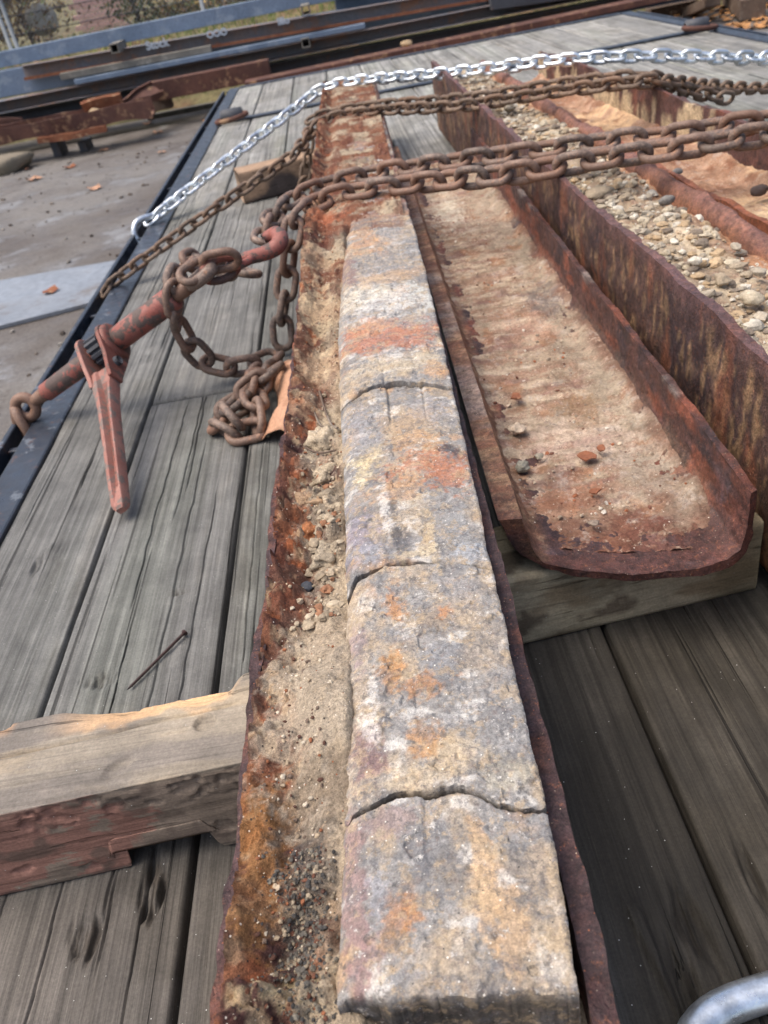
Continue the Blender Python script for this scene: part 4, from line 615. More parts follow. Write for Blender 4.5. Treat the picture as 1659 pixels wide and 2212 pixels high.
# grit loose on the sand and on the trough floor
def grit(name, label, n, fx, zf, rmin, rmax, pal, seed, loc):
    g = np.random.default_rng(seed); VV, FF, CL, off = [], [], [], 0
    for k in range(n):
        x, y = fx(g); r = rmin + (rmax - rmin) * g.random() ** 2.5; V, F = blob_vf((x, y, zf(x, y) + r * .3), (r * g.uniform(.8, 1.4), r * g.uniform(.8, 1.4), r * g.uniform(.5, .9)), seed + k % 50, 5, 6, .55, 1.8, .9); VV.append(V); FF.append(np.array(F) + off); off += len(V); CL.append(np.tile(pal[int(g.integers(len(pal)))] * g.uniform(.75, 1.15), (len(V), 1)))
    o = part(name, np.concatenate(VV), np.concatenate(FF).tolist(), MAT['rock_plain'], None, np.concatenate(CL), smooth=False, loc=loc); o['kind'] = 'stuff'; o['label'] = label
def _drop(ob):
    me = ob.data; co = np.zeros(len(me.vertices) * 3); me.vertices.foreach_get('co', co); co = co.reshape(-1, 3) + np.array(ob.location); return co
_sf = _drop(bpy.data.objects['sand_fill']).reshape(96, 1250, 3); _df = _drop(bpy.data.objects['dirt_crust']).reshape(110, 420, 3)
def _zat(G):
    ymid = G[G.shape[0] // 2, :, 1]
    def f(x, y): j = int(np.clip(np.searchsorted(ymid, y), 0, G.shape[1] - 1)); i = int(np.clip(np.searchsorted(G[:, j, 0], x), 0, G.shape[0] - 1)); return float(G[i, j, 2])
    return f
zs_, zd_ = _zat(_sf), _zat(_df)
def fx1(g): y = 0.12 + 1.3 * g.random() ** 1.8; return cx1(y) + g.uniform(-.079, -.034), y
def fx1n(g): y = g.uniform(.13, .275); return cx1(y) + np.clip(g.normal(-.052, .009), -.078, -.034), y
def fx2(g): y = 0.66 + 1.2 * g.random() ** 1.6; return cx2(y) + np.clip(g.normal(.0, .045), -.07, .085), y
grit('sand_grit', 'loose grit on the sand in the long casing', 1500, fx1, zs_, .0003, .0019, [c(170, 150, 122), c(110, 92, 78), c(150, 92, 56), c(196, 182, 158), c(92, 62, 50)], 61, (-.03, .6, .18))
grit('dark_grit', 'dark grey grit along the near rock block', 2200, fx1n, zs_, .0003, .0017, [c(84, 80, 74), c(64, 62, 60), c(110, 104, 92), c(140, 126, 104), c(100, 62, 44)], 62, (-.09, .2, .18))
grit('trough_grit', 'loose crumbs on the trough floor', 420, fx2, zd_, .0006, .0030, [c(190, 170, 146), c(150, 132, 112), c(160, 96, 60), c(112, 70, 54), c(206, 196, 180)], 63, (.2, 1.0, .1))
# twigs, scraps
def twig(pts, r, label): tag(part('twig', *tube_vf(spline([at(*p) for p in pts], .003), r, 6), MAT['old_wood']), label, 'twig')
twig([(668, 840, .196), (676, 880, .196), (690, 915, .197), (708, 925, .199)], .0011, 'thin dry twig above the largest sand clod'); twig([(690, 845, .196), (700, 880, .198), (716, 918, .20), (730, 925, .203)], .0014, 'bent brown twig against the rock core'); twig([(655, 965, .195), (690, 978, .202), (728, 972, .203)], .0010, 'dark twig lying across the largest sand clod')
for px, py, z, r, lb in ((688, 556, .207, .006, 'pinkish white scrap on the rusty crust'), (675, 588, .206, .0045, 'small white scrap below the pinkish one')):
    q = at(px, py, z); V, F = blob_vf(q, (r * 1.6, r * 1.2, r * .4), 91, 10, 14, .6, 2.5); tag(part('scrap', V, F, MAT['rock_plain'], None, np.tile(c(226, 214, 214), (len(V), 1))), lb, 'scrap')
def fx1c(g): y = np.clip(g.normal(.60, .085), .46, .85); return cx1(y) + np.clip(g.normal(-.046, .010), -.075, -.032), y
grit('sand_crumbs', 'crumbled sand lumps beside the blue grey rock block', 260, fx1c, zs_, .0012, .0062, [c(168, 150, 124), c(150, 134, 110), c(178, 162, 136), c(150, 104, 72)], 64, (-.07, .6, .18))

# ------------------------------------------------------------------ chains
def link_mesh(name, L, w, d, mat, n=9, tw=0.0):
    R = (w - d) / 2; h = (L - d) / 2 - R; a = np.linspace(-math.pi / 2, math.pi / 2, 9); b2 = np.linspace(math.pi / 2, 1.5 * math.pi, 9)
    pts = np.concatenate([np.stack([h + R * np.cos(a), R * np.sin(a), 0 * a], -1), np.stack([-h + R * np.cos(b2), R * np.sin(b2), 0 * b2], -1)]); V, F = tube_vf(pts, d / 2, n, True); return mesh_from(name, V, F, mat)
def chain(label, paths, L, w, d, mat, roll=20, jit=10, seed=1, cat='chain', group=None, base=None):
    g = np.random.default_rng(seed); pitch = L - 2 * d; me = link_mesh('link', L, w, d, mat); p = np.asarray(base if base is not None else paths[0][0]); ro = thing('chain', label, cat, tuple(p), group)
    for path in paths:
        pts = spline(path, pitch)
        for i in range(len(pts) - 1):
            t, a, b2 = frame(pts[i + 1] - pts[i]); r = math.radians(roll + 90 * (i % 2) + g.uniform(-jit, jit)); y = a * math.cos(r) + b2 * math.sin(r); z = np.cross(t, y); m = (pts[i] + pts[i + 1]) / 2
            o = bpy.data.objects.new('link', me); COL.objects.link(o); o.parent = ro; M_ = Matrix.Identity(4)
            for k in range(3): M_[k][0] = t[k]; M_[k][1] = y[k]; M_[k][2] = z[k]; M_[k][3] = m[k] - p[k]
            o.matrix_basis = M_
    return ro
A_ = lambda px, py, z: at(px, py, z)
# heavy rusty chain, doubled across the load, one end running to the binder, the other hanging and heaped on the deck
back = [A_(566, 520, .205), A_(592, 468, .212), A_(655, 418, .222), (0.041, 1.733 * .99, .228), A_(1000, 347, .243), A_(1200, 321, .254), A_(1450, 291, .257), A_(1659, 263, .260), (1.0, 1.28, .24), (1.85, 1.1, 0.01)]
frontc = [A_(612, 745, .020), A_(607, 700, .055), A_(618, 620, .11), A_(626, 540, .17), A_(640, 470, .218), A_(720, 424, .228), A_(900, 396, .233), A_(1100, 376, .246), A_(1300, 343, .256), A_(1500, 316, .260), A_(1659, 291, .263), (0.95, 1.22, .25), (1.85, 1.0, 0.01)]
loop = [A_(548, 592, .172), A_(500, 582, .178), A_(440, 556, .196), A_(398, 574, .208), A_(374, 615, .200), A_(374, 658, .172), A_(385, 700, .125), A_(410, 745, .085), A_(450, 785, .042), A_(520, 795, .026), A_(570, 778, .026), A_(612, 760, .018)]
heap = [A_(600, 772, .034), A_(565, 805, .028), A_(540, 840, .026), A_(520, 875, .014), A_(475, 900, .014), A_(470, 922, .016), A_(520, 940, .014), A_(560, 925, .016), A_(560, 890, .034), A_(545, 855, .042), A_(555, 815, .044), A_(590, 800, .022), A_(605, 790, .014)]
chain('heavy rusty chain doubled over the casings and heaped on the deck', [back, frontc, loop, heap, [A_(400, 600, .214), A_(440, 572, .222), A_(490, 560, .224), A_(540, 556, .22)], [A_(596, 795, .052), A_(560, 826, .054), A_(522, 856, .040), A_(492, 888, .036), A_(520, 915, .034), A_(556, 905, .036)]], 0.071, 0.0465, 0.0132, MAT['chain_rust'], 25, 8, 3, group='tie-down chains', base=(-0.2, 1.3, 0.0))
# thin rusty chain
b2 = [A_(222, 636, -.01), A_(250, 605, .02), A_(420, 482, .10), A_(560, 385, .15), A_(640, 328, .182), A_(690, 266, .216), A_(800, 240, .226), A_(1000, 228, .236), A_(1200, 198, .250), A_(1380, 176, .262), A_(1450, 178, .236), A_(1530, 186, .18), A_(1659, 190, .11), (1.5, 2.6, .05), (1.86, 2.7, .0)]
b2b = [A_(664, 262, .214), A_(700, 248, .226), A_(800, 229, .232), A_(1000, 214, .242), A_(1200, 184, .256), A_(1380, 166, .266), A_(1440, 182, .235), A_(1500, 200, .19), A_(1580, 214, .15)]
hang = [A_(672, 268, .205), A_(668, 300, .17), A_(663, 350, .11), A_(656, 400, .05), A_(640, 425, .012)]
chain('thin brown rusty chain running from the side rail over the casings', [b2, b2b, hang], 0.058, 0.038, 0.0104, MAT['chain_brown'], 30, 10, 5, group='tie-down chains', base=(-0.3, 2.2, 0.0))
b1 = [A_(318, 482, .008), A_(345, 460, .028), A_(480, 355, .10), A_(650, 225, .19), A_(700, 190, .222), A_(800, 172, .230), A_(1000, 155, .236), A_(1200, 131, .242), A_(1400, 121, .222), A_(1659, 126, .15), (1.7, 2.9, .04), (1.88, 3.0, 0.0)]
zc = chain('bright galvanized chain, the farthest of the chains across the load', [b1], 0.066, 0.044, 0.0122, MAT['zinc'], 25, 6, 7, group='tie-down chains', base=(-0.64, 2.6, 0.0))
# its end hook over the rail
q = A_(312, 484, .012); hk = [q + np.array(v) for v in ((0.03, 0.03, .012), (0.0, 0.0, .016), (-0.022, -0.02, .008), (-0.03, -0.035, -.02), (-0.018, -0.04, -.045), (0.0, -0.03, -.05))]
part('end_hook', *tube_vf(spline(hk, 0.004), 0.010, 10), MAT['zinc'], zc)

# ------------------------------------------------------------------ ratchet load binder
BA, BR, BB = np.array([-0.592, 1.357, .050]), np.array([-0.452, 1.350, .114]), np.array([-0.318, 1.337, .180]); ax = _n(BB - BA); TIP = np.array([-0.390, 0.972, 0.018])
binder = thing('load_binder', 'worn red ratchet load binder with its handle resting on the deck', 'load binder', (-0.45, 1.3, 0.0))
def bp(s): return BA + ax * s
def cyl(name, s0, s1, r0, r1, mat, n=28, par=None, ch=0.003): return part(name, *tube_vf([bp(s0), bp(s0) + ax * 1e-4, bp(s0 + ch), bp(s1 - ch), bp(s1) - ax * 1e-4, bp(s1)], [r0 * .6, r0 - ch, r0, r1, r1 - ch, r1 * .6], n), mat, par or binder)
bl = cyl('barrel', 0.0, 0.118, 0.0160, 0.0180, MAT['red']); br = cyl('barrel', 0.176, 0.308, 0.0205, 0.0205, MAT['red']); cyl('collar', 0.160, 0.178, 0.033, 0.033, MAT['redcast'], 32, ch=.004)
cyl('screw', -0.03, 0.002, 0.010, 0.013, MAT['chain_rust'], 20, bl); cyl('screw', 0.306, 0.345, 0.0125, 0.0125, MAT['chain_rust'], 20, br); cyl('hub', 0.112, 0.166, 0.018, 0.018, MAT['redcast'], 24)
hd = TIP - bp(0.142); HL = np.linalg.norm(hd); e1 = _n(hd); e2 = _n(np.cross(ax, e1)); e2 = e2 if e2[2] > 0 else -e2; HC = bp(0.142)
# toothed wheel between the fork plates
T_ = 14; ang = np.repeat(np.arange(T_) * 2 * math.pi / T_, 4) + np.tile([-.16, -.08, .08, .16], T_) * 1.2; rr = np.tile([.024, .0295, .0295, .024], T_); gv = []
for s_ in (-0.013, 0.013): gv.append(HC + ax * s_ + rr[:, None] * (np.cos(ang)[:, None] * e1 + np.sin(ang)[:, None] * e2))
m_ = len(ang); part('ratchet_gear', np.vstack(gv), [[i, (i + 1) % m_, (i + 1) % m_ + m_, i + m_] for i in range(m_)] + [list(range(m_))[::-1], list(range(m_, 2 * m_))], MAT['dark_steel'], binder, smooth=False)
# handle: two fork plates that merge into a tapering channelled shaft
handle = part('handle', *(lambda L: (L[0], L[1]))((lambda: (
    (lambda st, S: (np.concatenate(S), gfaces(len(S), len(S[0]), cv=True).tolist() + [list(range(len(S[0])))[::-1], list(range((len(S) - 1) * len(S[0]), len(S) * len(S[0])))]))(
        None, [HC + e1 * l + np.array([ax * w_ * k + e2 * h_ * kh for w_, h_ in prof]) for l, k, kh, prof in [
            (l_, k_, kh_, [(-.017, -.010), (-.0175, .011), (-.008, .014), (-.006, .0138), (-.0035, .014 - gd), (.0095, .013 - gd), (.0115, .012), (.015, .011), (.016, .004), (.016, -.010)]) for l_, k_, kh_, gd in
            [(.070, 1.36, 1.0, .003), (.095, 1.26, 1.05, .008), (.125, 1.04, 1.05, .012), (.16, .86, 1.0, .013), (.22, .78, .95, .013), (.29, .72, .9, .012), (.345, .68, .85, .010), (HL - .03, .66, .8, .006), (HL - .012, .64, .74, .001), (HL - .004, .56, .6, .0), (HL, .36, .36, .0)]]])))()), MAT['pink'], binder)
bevel(handle, 0.0025, 3)
RS = [(.10, 1.22, 1.05, .009), (.125, 1.04, 1.05, .012), (.16, .86, 1.0, .013), (.22, .78, .95, .013), (.29, .72, .9, .012), (.345, .68, .85, .010)]
part('recess', np.concatenate([[HC + e1 * l + ax * -.0030 * k + e2 * (.0147 - gd) * kh, HC + e1 * l + ax * .0093 * k + e2 * (.0137 - gd) * kh] for l, k, kh, gd in RS]), gfaces(len(RS), 2).tolist(), MAT['redcast'], handle)
for s_, th in ((-0.0235, .0075), (0.0235, .0075)):
    a = np.linspace(math.radians(75), math.radians(285), 20); pl = [(.036 * math.cos(t), .036 * math.sin(t)) for t in a] + [(.05, -.024), (.085, -.015), (.102, -.012), (.102, .014), (.085, .017), (.05, .024)]
    o0 = np.array([HC + e1 * p_ + e2 * q_ + ax * (s_ - th / 2 - (s_ * 0.12 if p_ > .06 else 0)) for p_, q_ in pl]); o1 = o0 + ax * th; k = len(pl)
    bevel(part('fork_plate', np.vstack([o0, o1]), [list(range(k)), list(range(k, 2 * k))[::-1]] + [[i, i + k, (i + 1) % k + k, (i + 1) % k] for i in range(k)], MAT['pink' if s_ < 0 else 'redcast'], handle, smooth=False), 0.0015, 2)
part('pivot_bolt', *tube_vf([HC + e1 * .058 + ax * .026, HC + e1 * .058 + ax * .034], [.009, .008], 8), MAT['dark_steel'], handle)
# eye and rail link
def ring(name, cen, u, v_, R, r, mat, par, st=1.0): a = np.linspace(0, 2 * math.pi, 32, endpoint=False); return part(name, *tube_vf(cen + R * st * np.cos(a)[:, None] * np.asarray(u) + R * np.sin(a)[:, None] * np.asarray(v_), r, 12, True), mat, par)
up_ = _n(np.cross(np.cross(ax, [0, 0, 1]), ax)); sd = _n(np.cross(ax, up_)); vw = _n(np.array([0, 0, .6]) - BA); pe = _n(vw - ax * np.dot(vw, ax)); qe = _n(np.cross(ax, pe))
ring('eye', bp(-0.048), ax, qe, 0.0185, 0.0095, MAT['chain_rust'], binder)
q = bp(-0.058); part('rail_link', *tube_vf(spline([q + np.array(v) for v in ((0.012, -.02, -.09), (0.006, -.024, -.04), (-.004, -.016, -.004), (-.014, .008, .004), (-.026, .016, -.03), (-.03, .012, -.09))], 0.005), 0.0085, 12), MAT['chain_rust'], binder)
ring('eye', bp(0.365), ax, sd, 0.017, 0.0105, MAT['chain_rust'], binder, 1.25)
# two painted links and the grab hook
H0, H1 = A_(505, 568, .200), A_(610, 530, .214); hx = _n(H1 - bp(0.365))
ring('painted_link', (bp(0.365) + hx * .034), hx, _n(np.cross(hx, sd)), 0.0165, 0.0068, MAT['redcast'], binder, 1.9); c2 = bp(0.365) + hx * .075
hl = np.linalg.norm(H1 - c2); side = _n(np.cross(hx, [0, 0, 1])); up2 = np.cross(side, hx); hookp = [c2 + hx * (hl * a) + side * b3 + up2 * d3 for a, b3, d3 in ((-.15, -.014, 0), (.0, -.012, 0), (.2, -.002, .0), (.5, .004, .0), (.8, .010, .004), (.98, .004, .012), (1.02, -.016, .016), (.9, -.028, .014), (.72, -.030, .012))]
hp = spline(hookp, 0.004); nn = len(hp); part('grab_hook', *tube_vf(hp, np.interp(np.linspace(0, 1, nn), [0, .15, .5, .75, 1], [.006, .011, .0135, .014, .008]), 12), MAT['red'], binder)
ring('hook_clevis', c2 + hx * (-.005), hx, side, 0.0145, 0.0068, MAT['red'], binder, 1.3)

# ------------------------------------------------------------------ galvanized ring near the lower right corner
a = np.linspace(0, 2 * math.pi, 48, endpoint=False); gc = np.array([0.170, 0.1945]); ca = np.sign(np.cos(a)) * np.abs(np.cos(a)) ** 0.72; sa = np.sign(np.sin(a)) * np.abs(np.sin(a)) ** 0.72; th = math.radians(8); ex = 0.062 * ca; ey = 0.054 * sa
tag(part('oblong_ring', *tube_vf(xyz(gc[0] + ex * math.cos(th) - ey * math.sin(th), gc[1] + ex * math.sin(th) + ey * math.cos(th), 0.012 + 0 * a), 0.0112, 14, True), MAT['zinc']), 'thick galvanized steel ring on the deck at the lower right corner', 'ring')

# ------------------------------------------------------------------ yard behind the trailer
S15 = 1659.0 / 2500.0
def aY(sx, sy, y): return atY(sx * S15, sy * S15, y)
def extrude_x(prof, x0, x1, tilt=0.0):
    """profile (y, z) extruded along x"""
    n = len(prof); V = [(x0, y, z) for y, z in prof] + [(x1, y, z + tilt) for y, z in prof]; F = [list(range(n)), list(range(n, 2 * n))[::-1]] + [[i, i + n, (i + 1) % n + n, (i + 1) % n] for i in range(n)]; return np.array(V, float), F
def steel(kind, label, y, xl, xr, zl, zr, h, dep, mat, group='steel members stacked behind the trailer'):
    """one long member; z of its underside at the two ends"""
    f = 0.012
    if kind == 'channel': pr = [(y, 0), (y + dep, 0), (y + dep, h), (y, h), (y, h - f), (y + dep - f, h - f), (y + dep - f, f), (y, f)]
    elif kind == 'beam': m0, m1 = y + dep / 2 - f / 2, y + dep / 2 + f / 2; pr = [(y, 0), (y + dep, 0), (y + dep, f), (m1, f), (m1, h - f), (y + dep, h - f), (y + dep, h), (y, h), (y, h - f), (m0, h - f), (m0, f), (y, f)]
    else: pr = [(y, 0), (y + dep, 0), (y + dep, h), (y, h)]
    V, F = extrude_x(pr, xl, xr); V[:, 2] += np.where(np.abs(V[:, 0] - xl) < 1e-6, zl, zr); o = part({'channel': 'steel_channel', 'beam': 'steel_beam', 'box': 'steel_tube', 'timber': 'timber'}[kind], V, F, MAT[mat], smooth=False); bevel(o, 0.006, 2); return tag(o, label, 'steel member' if kind != 'timber' else 'timber', group)
YS = 11.3
def zl_(sx, sy, y=YS): return aY(sx, sy, y)
def member(kind, label, p0, p1, h, dep, mat, y=YS, ext0=0.0, ext1=0.0):
    a, b2 = aY(*p0, y), aY(*p1, y); k = (b2[2] - a[2]) / (b2[0] - a[0]); xl, xr = a[0] - ext0, b2[0] + ext1; return steel(kind, label, y, xl, xr, a[2] - k * ext0, b2[2] + k * ext1, h, dep, mat)
HPX = lambda px, y=YS: px * 0.3072 / 828 * y * 1.07            # picture pixels (2500) to metres at that distance
member('box', 'topmost blue grey steel tube of the stack', (0, 222), (1085, 2), HPX(36), .15, 'blue_steel', YS + .30, 3, 4)
m_ch = member('channel', 'rusty edged channel with chalk marks under the top tube', (78, 262), (1250, 60), HPX(34), .12, 'grey_steel', YS + .05, 0, 4)
m_bl = member('box', 'blue grey beam below the chalk marked channel', (0, 320), (1250, 98), HPX(62), .30, 'blue_steel', YS + .22, 3, 5)
member('timber', 'grey weathered timber resting on the stacked steel', (200, 262), (690, 170), HPX(16), .10, 'grey_wood', YS - .04)
member('box', 'light blue thin flat bar lying along the stack', (245, 277), (1190, 92), HPX(12), .10, 'blue_steel', YS - .10)
member('channel', 'grey channel near the bottom of the stack', (0, 372), (1300, 118), HPX(30), .22, 'grey_steel', YS - .02, 3, 5)
member('timber', 'dark rusty brown timber lowest in the stack', (500, 332), (830, 268), HPX(44), .2, 'rust_plain', YS - .5, 0, 0.2)
member('beam', 'dark steel beam under the lowest channel', (0, 425), (1400, 160), HPX(36), .3, 'dark_steel', YS + .06, 3, 5)
member('box', 'mossy timber coloured steel beam at ground level', (0, 470), (560, 352), HPX(34), .2, 'old_wood', YS - .3, 2.5, 0)
member('box', 'long rusty flat bar behind the trailer rear edge', (800, 290), (1900, 60), HPX(14), .3, 'rust_plain', YS - .9, 0, 1.5)
member('channel', 'blue grey steel bundle at the top edge behind the trailer', (1100, 60), (1560, -30), HPX(50), .3, 'blue_steel', YS + .2, 0, 2)
member('box', 'dark steel plate end at the top edge behind the trailer', (1600, 34), (2050, -30), HPX(40), .4, 'dark_steel', YS - .1, 0, .5)
for sx, sy, mt, lb in ((372, 158, 'grey_wood', 'square steel tube end below the top tube, toward the fence'), (995, 33, 'grey_wood', 'square steel tube end below the top tube, above the chalk scribbles'), (995, 140, 'grey_wood', 'square tube end sticking out of the dark lower stack')):
    q = aY(sx, sy, YS - .16); s_ = HPX(11); w = .012; pr = []
    V, F = [], []
    for a, b3 in ((s_, 0.0), (s_ - w, 0.0), (s_, .5), (s_ - w, .5)): V += [(q[0] - a, q[1] + b3, q[2] - a), (q[0] + a, q[1] + b3, q[2] - a), (q[0] + a, q[1] + b3, q[2] + a), (q[0] - a, q[1] + b3, q[2] + a)]
    for i in range(4): j = (i + 1) % 4; F += [[i, j, 4 + j, 4 + i], [i, 8 + i, 8 + j, j], [4 + i, 4 + j, 12 + j, 12 + i], [8 + i, 12 + i, 12 + j, 8 + j]]
    tag(part('square_tube', np.array(V), F, MAT[mt], smooth=False), lb, 'steel tube', 'square tube ends in the stack')
a, b3 = aY(78, 262, YS + .05), aY(1250, 60, YS + .05); k_ = (b3[2] - a[2]) / (b3[0] - a[0]); V, F = extrude_x([(YS + .04, -.002), (YS + .0495, -.002), (YS + .0495, .03), (YS + .04, .03)], a[0] + .01, b3[0] + 4); V[:, 2] += a[2] + k_ * (V[:, 0] - a[0]); part('rusty_flange', V, F, MAT['rust_orange'], m_ch, smooth=False)
# chalk writing on the steel
chalk = vmat('chalk', 0.9, layers=((40, 0.25),), bump=None, base=c(176, 188, 200))
def chalk_text(par, body, sx, sy, y, size, label):
    cu = bpy.data.curves.new('chalk_writing', 'FONT'); cu.body = body; cu.size = size; cu.extrude = 0.0008; cu.offset = 0.004; cu.materials.append(chalk); o = bpy.data.objects.new('chalk_writing', cu); COL.objects.link(o); q = aY(sx, sy, y); o.location = q; o.rotation_euler = (math.pi / 2, -0.01, 0); bpy.context.view_layer.update(); me = bpy.data.meshes.new_from_object(o.evaluated_get(bpy.context.evaluated_depsgraph_get())); mw = o.matrix_world.copy(); bpy.data.objects.remove(o); me.transform(Matrix.Translation(-Vector(base_of(par))) @ mw); w_ = bpy.data.objects.new('chalk_writing', me); COL.objects.link(w_); w_.parent = par; w_['label'] = label
chalk_text(m_ch, 'Stock', 478, 163, YS + .045, .12, 'white chalk word Stock on the rusty edged channel'); chalk_text(m_ch, 'llllo', 905, 82, YS + .045, .10, 'white chalk strokes farther along the rusty edged channel'); chalk_text(m_ch, 'OOO', 675, 125, YS + .045, .10, 'white chalk loops scribbled beside the timber end'); chalk_text(m_bl, '11 1101', 718, 146, YS + .215, .11, 'white chalk figures on the blue grey beam'); chalk_text(m_bl, 'X', 810, 136, YS + .215, .16, 'white chalk cross on the blue grey beam')

# rusted scrap on stands, left
def rusty_piece(name, label, P0, P1, w, h, mat, th=0.02, roll=0.0):
    P0, P1 = np.array(P0, float), np.array(P1, float); t, a, b3 = frame(P1 - P0); a, b3 = a * math.cos(roll) + b3 * math.sin(roll), -a * math.sin(roll) + b3 * math.cos(roll); pr = [(-w/2, h), (-w/2, 0), (w/2, 0), (w/2, h), (w/2 - th, h), (w/2 - th, th), (-w/2 + th, th), (-w/2 + th, h)]; k = 24; V = []
    for i in range(k):
        for x, z in pr: V.append(P0 + (P1 - P0) * i / (k - 1) + a * x + b3 * z)
    V = np.array(V); V += 0.02 * np.stack([fbm(V, 3, 3, 5), fbm(V, 3, 3, 6), fbm(V, 3, 3, 7)], -1); F = gfaces(k, 8, cv=True).tolist() + [list(range(8))[::-1], list(range((k - 1) * 8, k * 8))]; return tag(part(name, V, F, MAT[mat], smooth=False), label, 'scrap steel', 'rusted scrap beside the stack')
YR = 10.2
rusty_piece('scrap_channel', 'long rusted trough lying on stands left of the trailer', aY(-120, 490, YR), aY(500, 372, YR), .34, .16, 'rust_plain'); rusty_piece('scrap_channel', 'thin rusted strip along the front of the scrap', aY(130, 470, YR - .25), aY(345, 428, YR - .25), .1, .06, 'rust_orange')
rusty_piece('scrap_plate', 'bent rusty plate standing on the scrap trough', aY(290, 385, YR + .1), aY(405, 345, YR + .15), .05, .16, 'rust_orange', .02, .3); rusty_piece('scrap_plate', 'red brown folded plate leaning against the stack', aY(405, 358, YR + .2), aY(515, 296, YR + .5), .22, .06, 'rust_plain', .02, .5); rusty_piece('scrap_channel', 'purple brown rusted stub at the left picture edge', aY(-40, 430, YR + .3), aY(80, 422, YR + .3), .12, .12, 'rust_plain')
for k, (sx, lb) in enumerate(((185, 'black steel stand under the scrap trough, toward the fence side'), (275, 'black steel stand under the scrap trough, toward the trailer'))):
    q = aY(sx, 500, YR - .05); box('steel_stand', q[0] - .04, q[0] + .05, q[1], q[1] + .3, GZ + .004, q[2] + .12, MAT['dark_steel'], None, .004); tag(bpy.data.objects[-1] if False else COL.objects[-1], lb, 'stand', 'stands under the scrap')
V, F = blob_vf(aY(20, 525, YR - .4) * np.array([1, 1, 0]) + np.array([0, 0, GZ + .08]), (.32, .22, .13), 77, 14, 18, .3, 1.6, .95); tag(part('concrete_lump', V, F, MAT['rock_plain'], None, np.tile(c(128, 118, 100), (len(V), 1))), 'broken concrete lump on the ground under the scrap', 'concrete')
for k, (sx, sy, r, lb) in enumerate(((310, 376, .09, 'cream rock on the scrap trough beside the bent plate'), (110, 424, .08, 'pale rock on the scrap trough near its left end'), (1325, 142, .05, 'pale tan rock behind the trailer rear edge'))):
    q = aY(sx, sy, YR if k < 2 else YS - 1.1); V, F = blob_vf(q, (r * 1.5, r, r * .7), 80 + k, 12, 16, .3, 1.6, .7); tag(part('rock', V, F, MAT['rock_plain'], None, np.tile(c(172, 146, 110), (len(V), 1))), lb, 'rock')
a, b3 = at(505 * S15 / S15 * S15, 368 * S15, GZ), at(690 * S15, 362 * S15, GZ); 
V, F = extrude_x([(0, 0), (.14, 0), (.14, .05), (0, .05)], 0, 1.9); V += np.array([a[0], a[1] - .6, GZ + .006]); tag(part('timber', V, F, MAT['grey_wood'], smooth=False), 'pale plank on the ground beside the trailer corner', 'timber')

# steel plates lying on the yard
def sheet(label, pts, mat, z=GZ + .004, th=.02):
    P = [at(px, py, z + th) for px, py in pts]; n = len(P); V = np.array([(p[0], p[1], z + th) for p in P] + [(p[0], p[1], z) for p in P]); F = [list(range(n)), list(range(n, 2 * n))[::-1]] + [[i, i + n, (i + 1) % n + n, (i + 1) % n] for i in range(n)]; return tag(part('steel_plate', V, F, MAT[mat], smooth=False), label, 'steel plate')
sheet('wet blue grey steel plate on the yard beside the rail', [(-260, 770), (200, 652), (262, 560), (-200, 640)], 'plate'); 
# fallen leaves
def leaf_vf(q, r, g):
    n = 11; a = np.linspace(0, 2 * math.pi, n, endpoint=False); rr = r * (0.7 + 0.45 * np.abs(np.cos(a * 2.5 + g.random())) * g.uniform(.7, 1, n)); th = g.uniform(0, 6.28); z = r * 0.45 * np.abs(np.sin(a + th)) * g.random(n); V = xyz(q[0] + rr * np.cos(a), q[1] + rr * np.sin(a), q[2] + 0.004 + z); V = np.vstack([V, [q[0], q[1], q[2] + .012]]); return V, [[i, (i + 1) % n, n] for i in range(n)]
g = np.random.default_rng(11); LC = [MAT['leaf'], MAT['rust_orange']]
for k, (px, py, r, w) in enumerate(((205, 408, .075, 'largest dry leaf alone on the open yard'), (150, 362, .07, 'dry leaf on the yard in front of the steel stands'), (75, 388, .08, 'curled orange leaf on the yard below the concrete lump'), (62, 366, .055, 'small leaf on the yard just behind the curled orange one'), (340, 287, .07, 'yellowish leaf on the yard near the trailer corner'), (110, 630, .05, 'leaf lying on the wet steel plate'), (318, 268, .08, 'orange leaf on the yard beside the pale plank'), (300, 205, .07, 'brown leaf at the foot of the folded scrap plate'), (225, 325, .06, 'tan leaf on the yard between stands and trailer'), (20, 360, .06, 'leaf at the left picture edge below the scrap'), (350, 330, .05, 'small tan leaf on the yard next to the side rail'), (430, 212, .08, 'orange leaf on the yard behind the trailer corner'))):
    q = at(px, py, GZ + (.004 if k != 5 else .028)); V, F = leaf_vf(q, r, g); tag(part('leaf', V, F, LC[k % 2], smooth=False), w, 'leaf', 'fallen leaves on the yard')
VV, FF, off = [], [], 0
for k in range(2600):
    q = np.array([g.uniform(2.2, 12), g.uniform(6.3, 16), GZ + g.uniform(0, .03)]) if k % 4 else np.array([g.uniform(-1.5, 3), g.uniform(9.6, 10.6), GZ + g.uniform(0, .03)]); V, F = leaf_vf(q, g.uniform(.04, .09), g); VV.append(V); FF += [[i + off for i in f] for f in F]; off += len(V)
o = part('leaf_litter', np.concatenate(VV), FF, vmat('leaf_litter', .8, layers=((4, .45), (20, .4)), bump=None, base=c(172, 120, 62)), smooth=False); o['kind'] = 'stuff'; o['label'] = 'orange leaf litter on the ground behind the trailer'
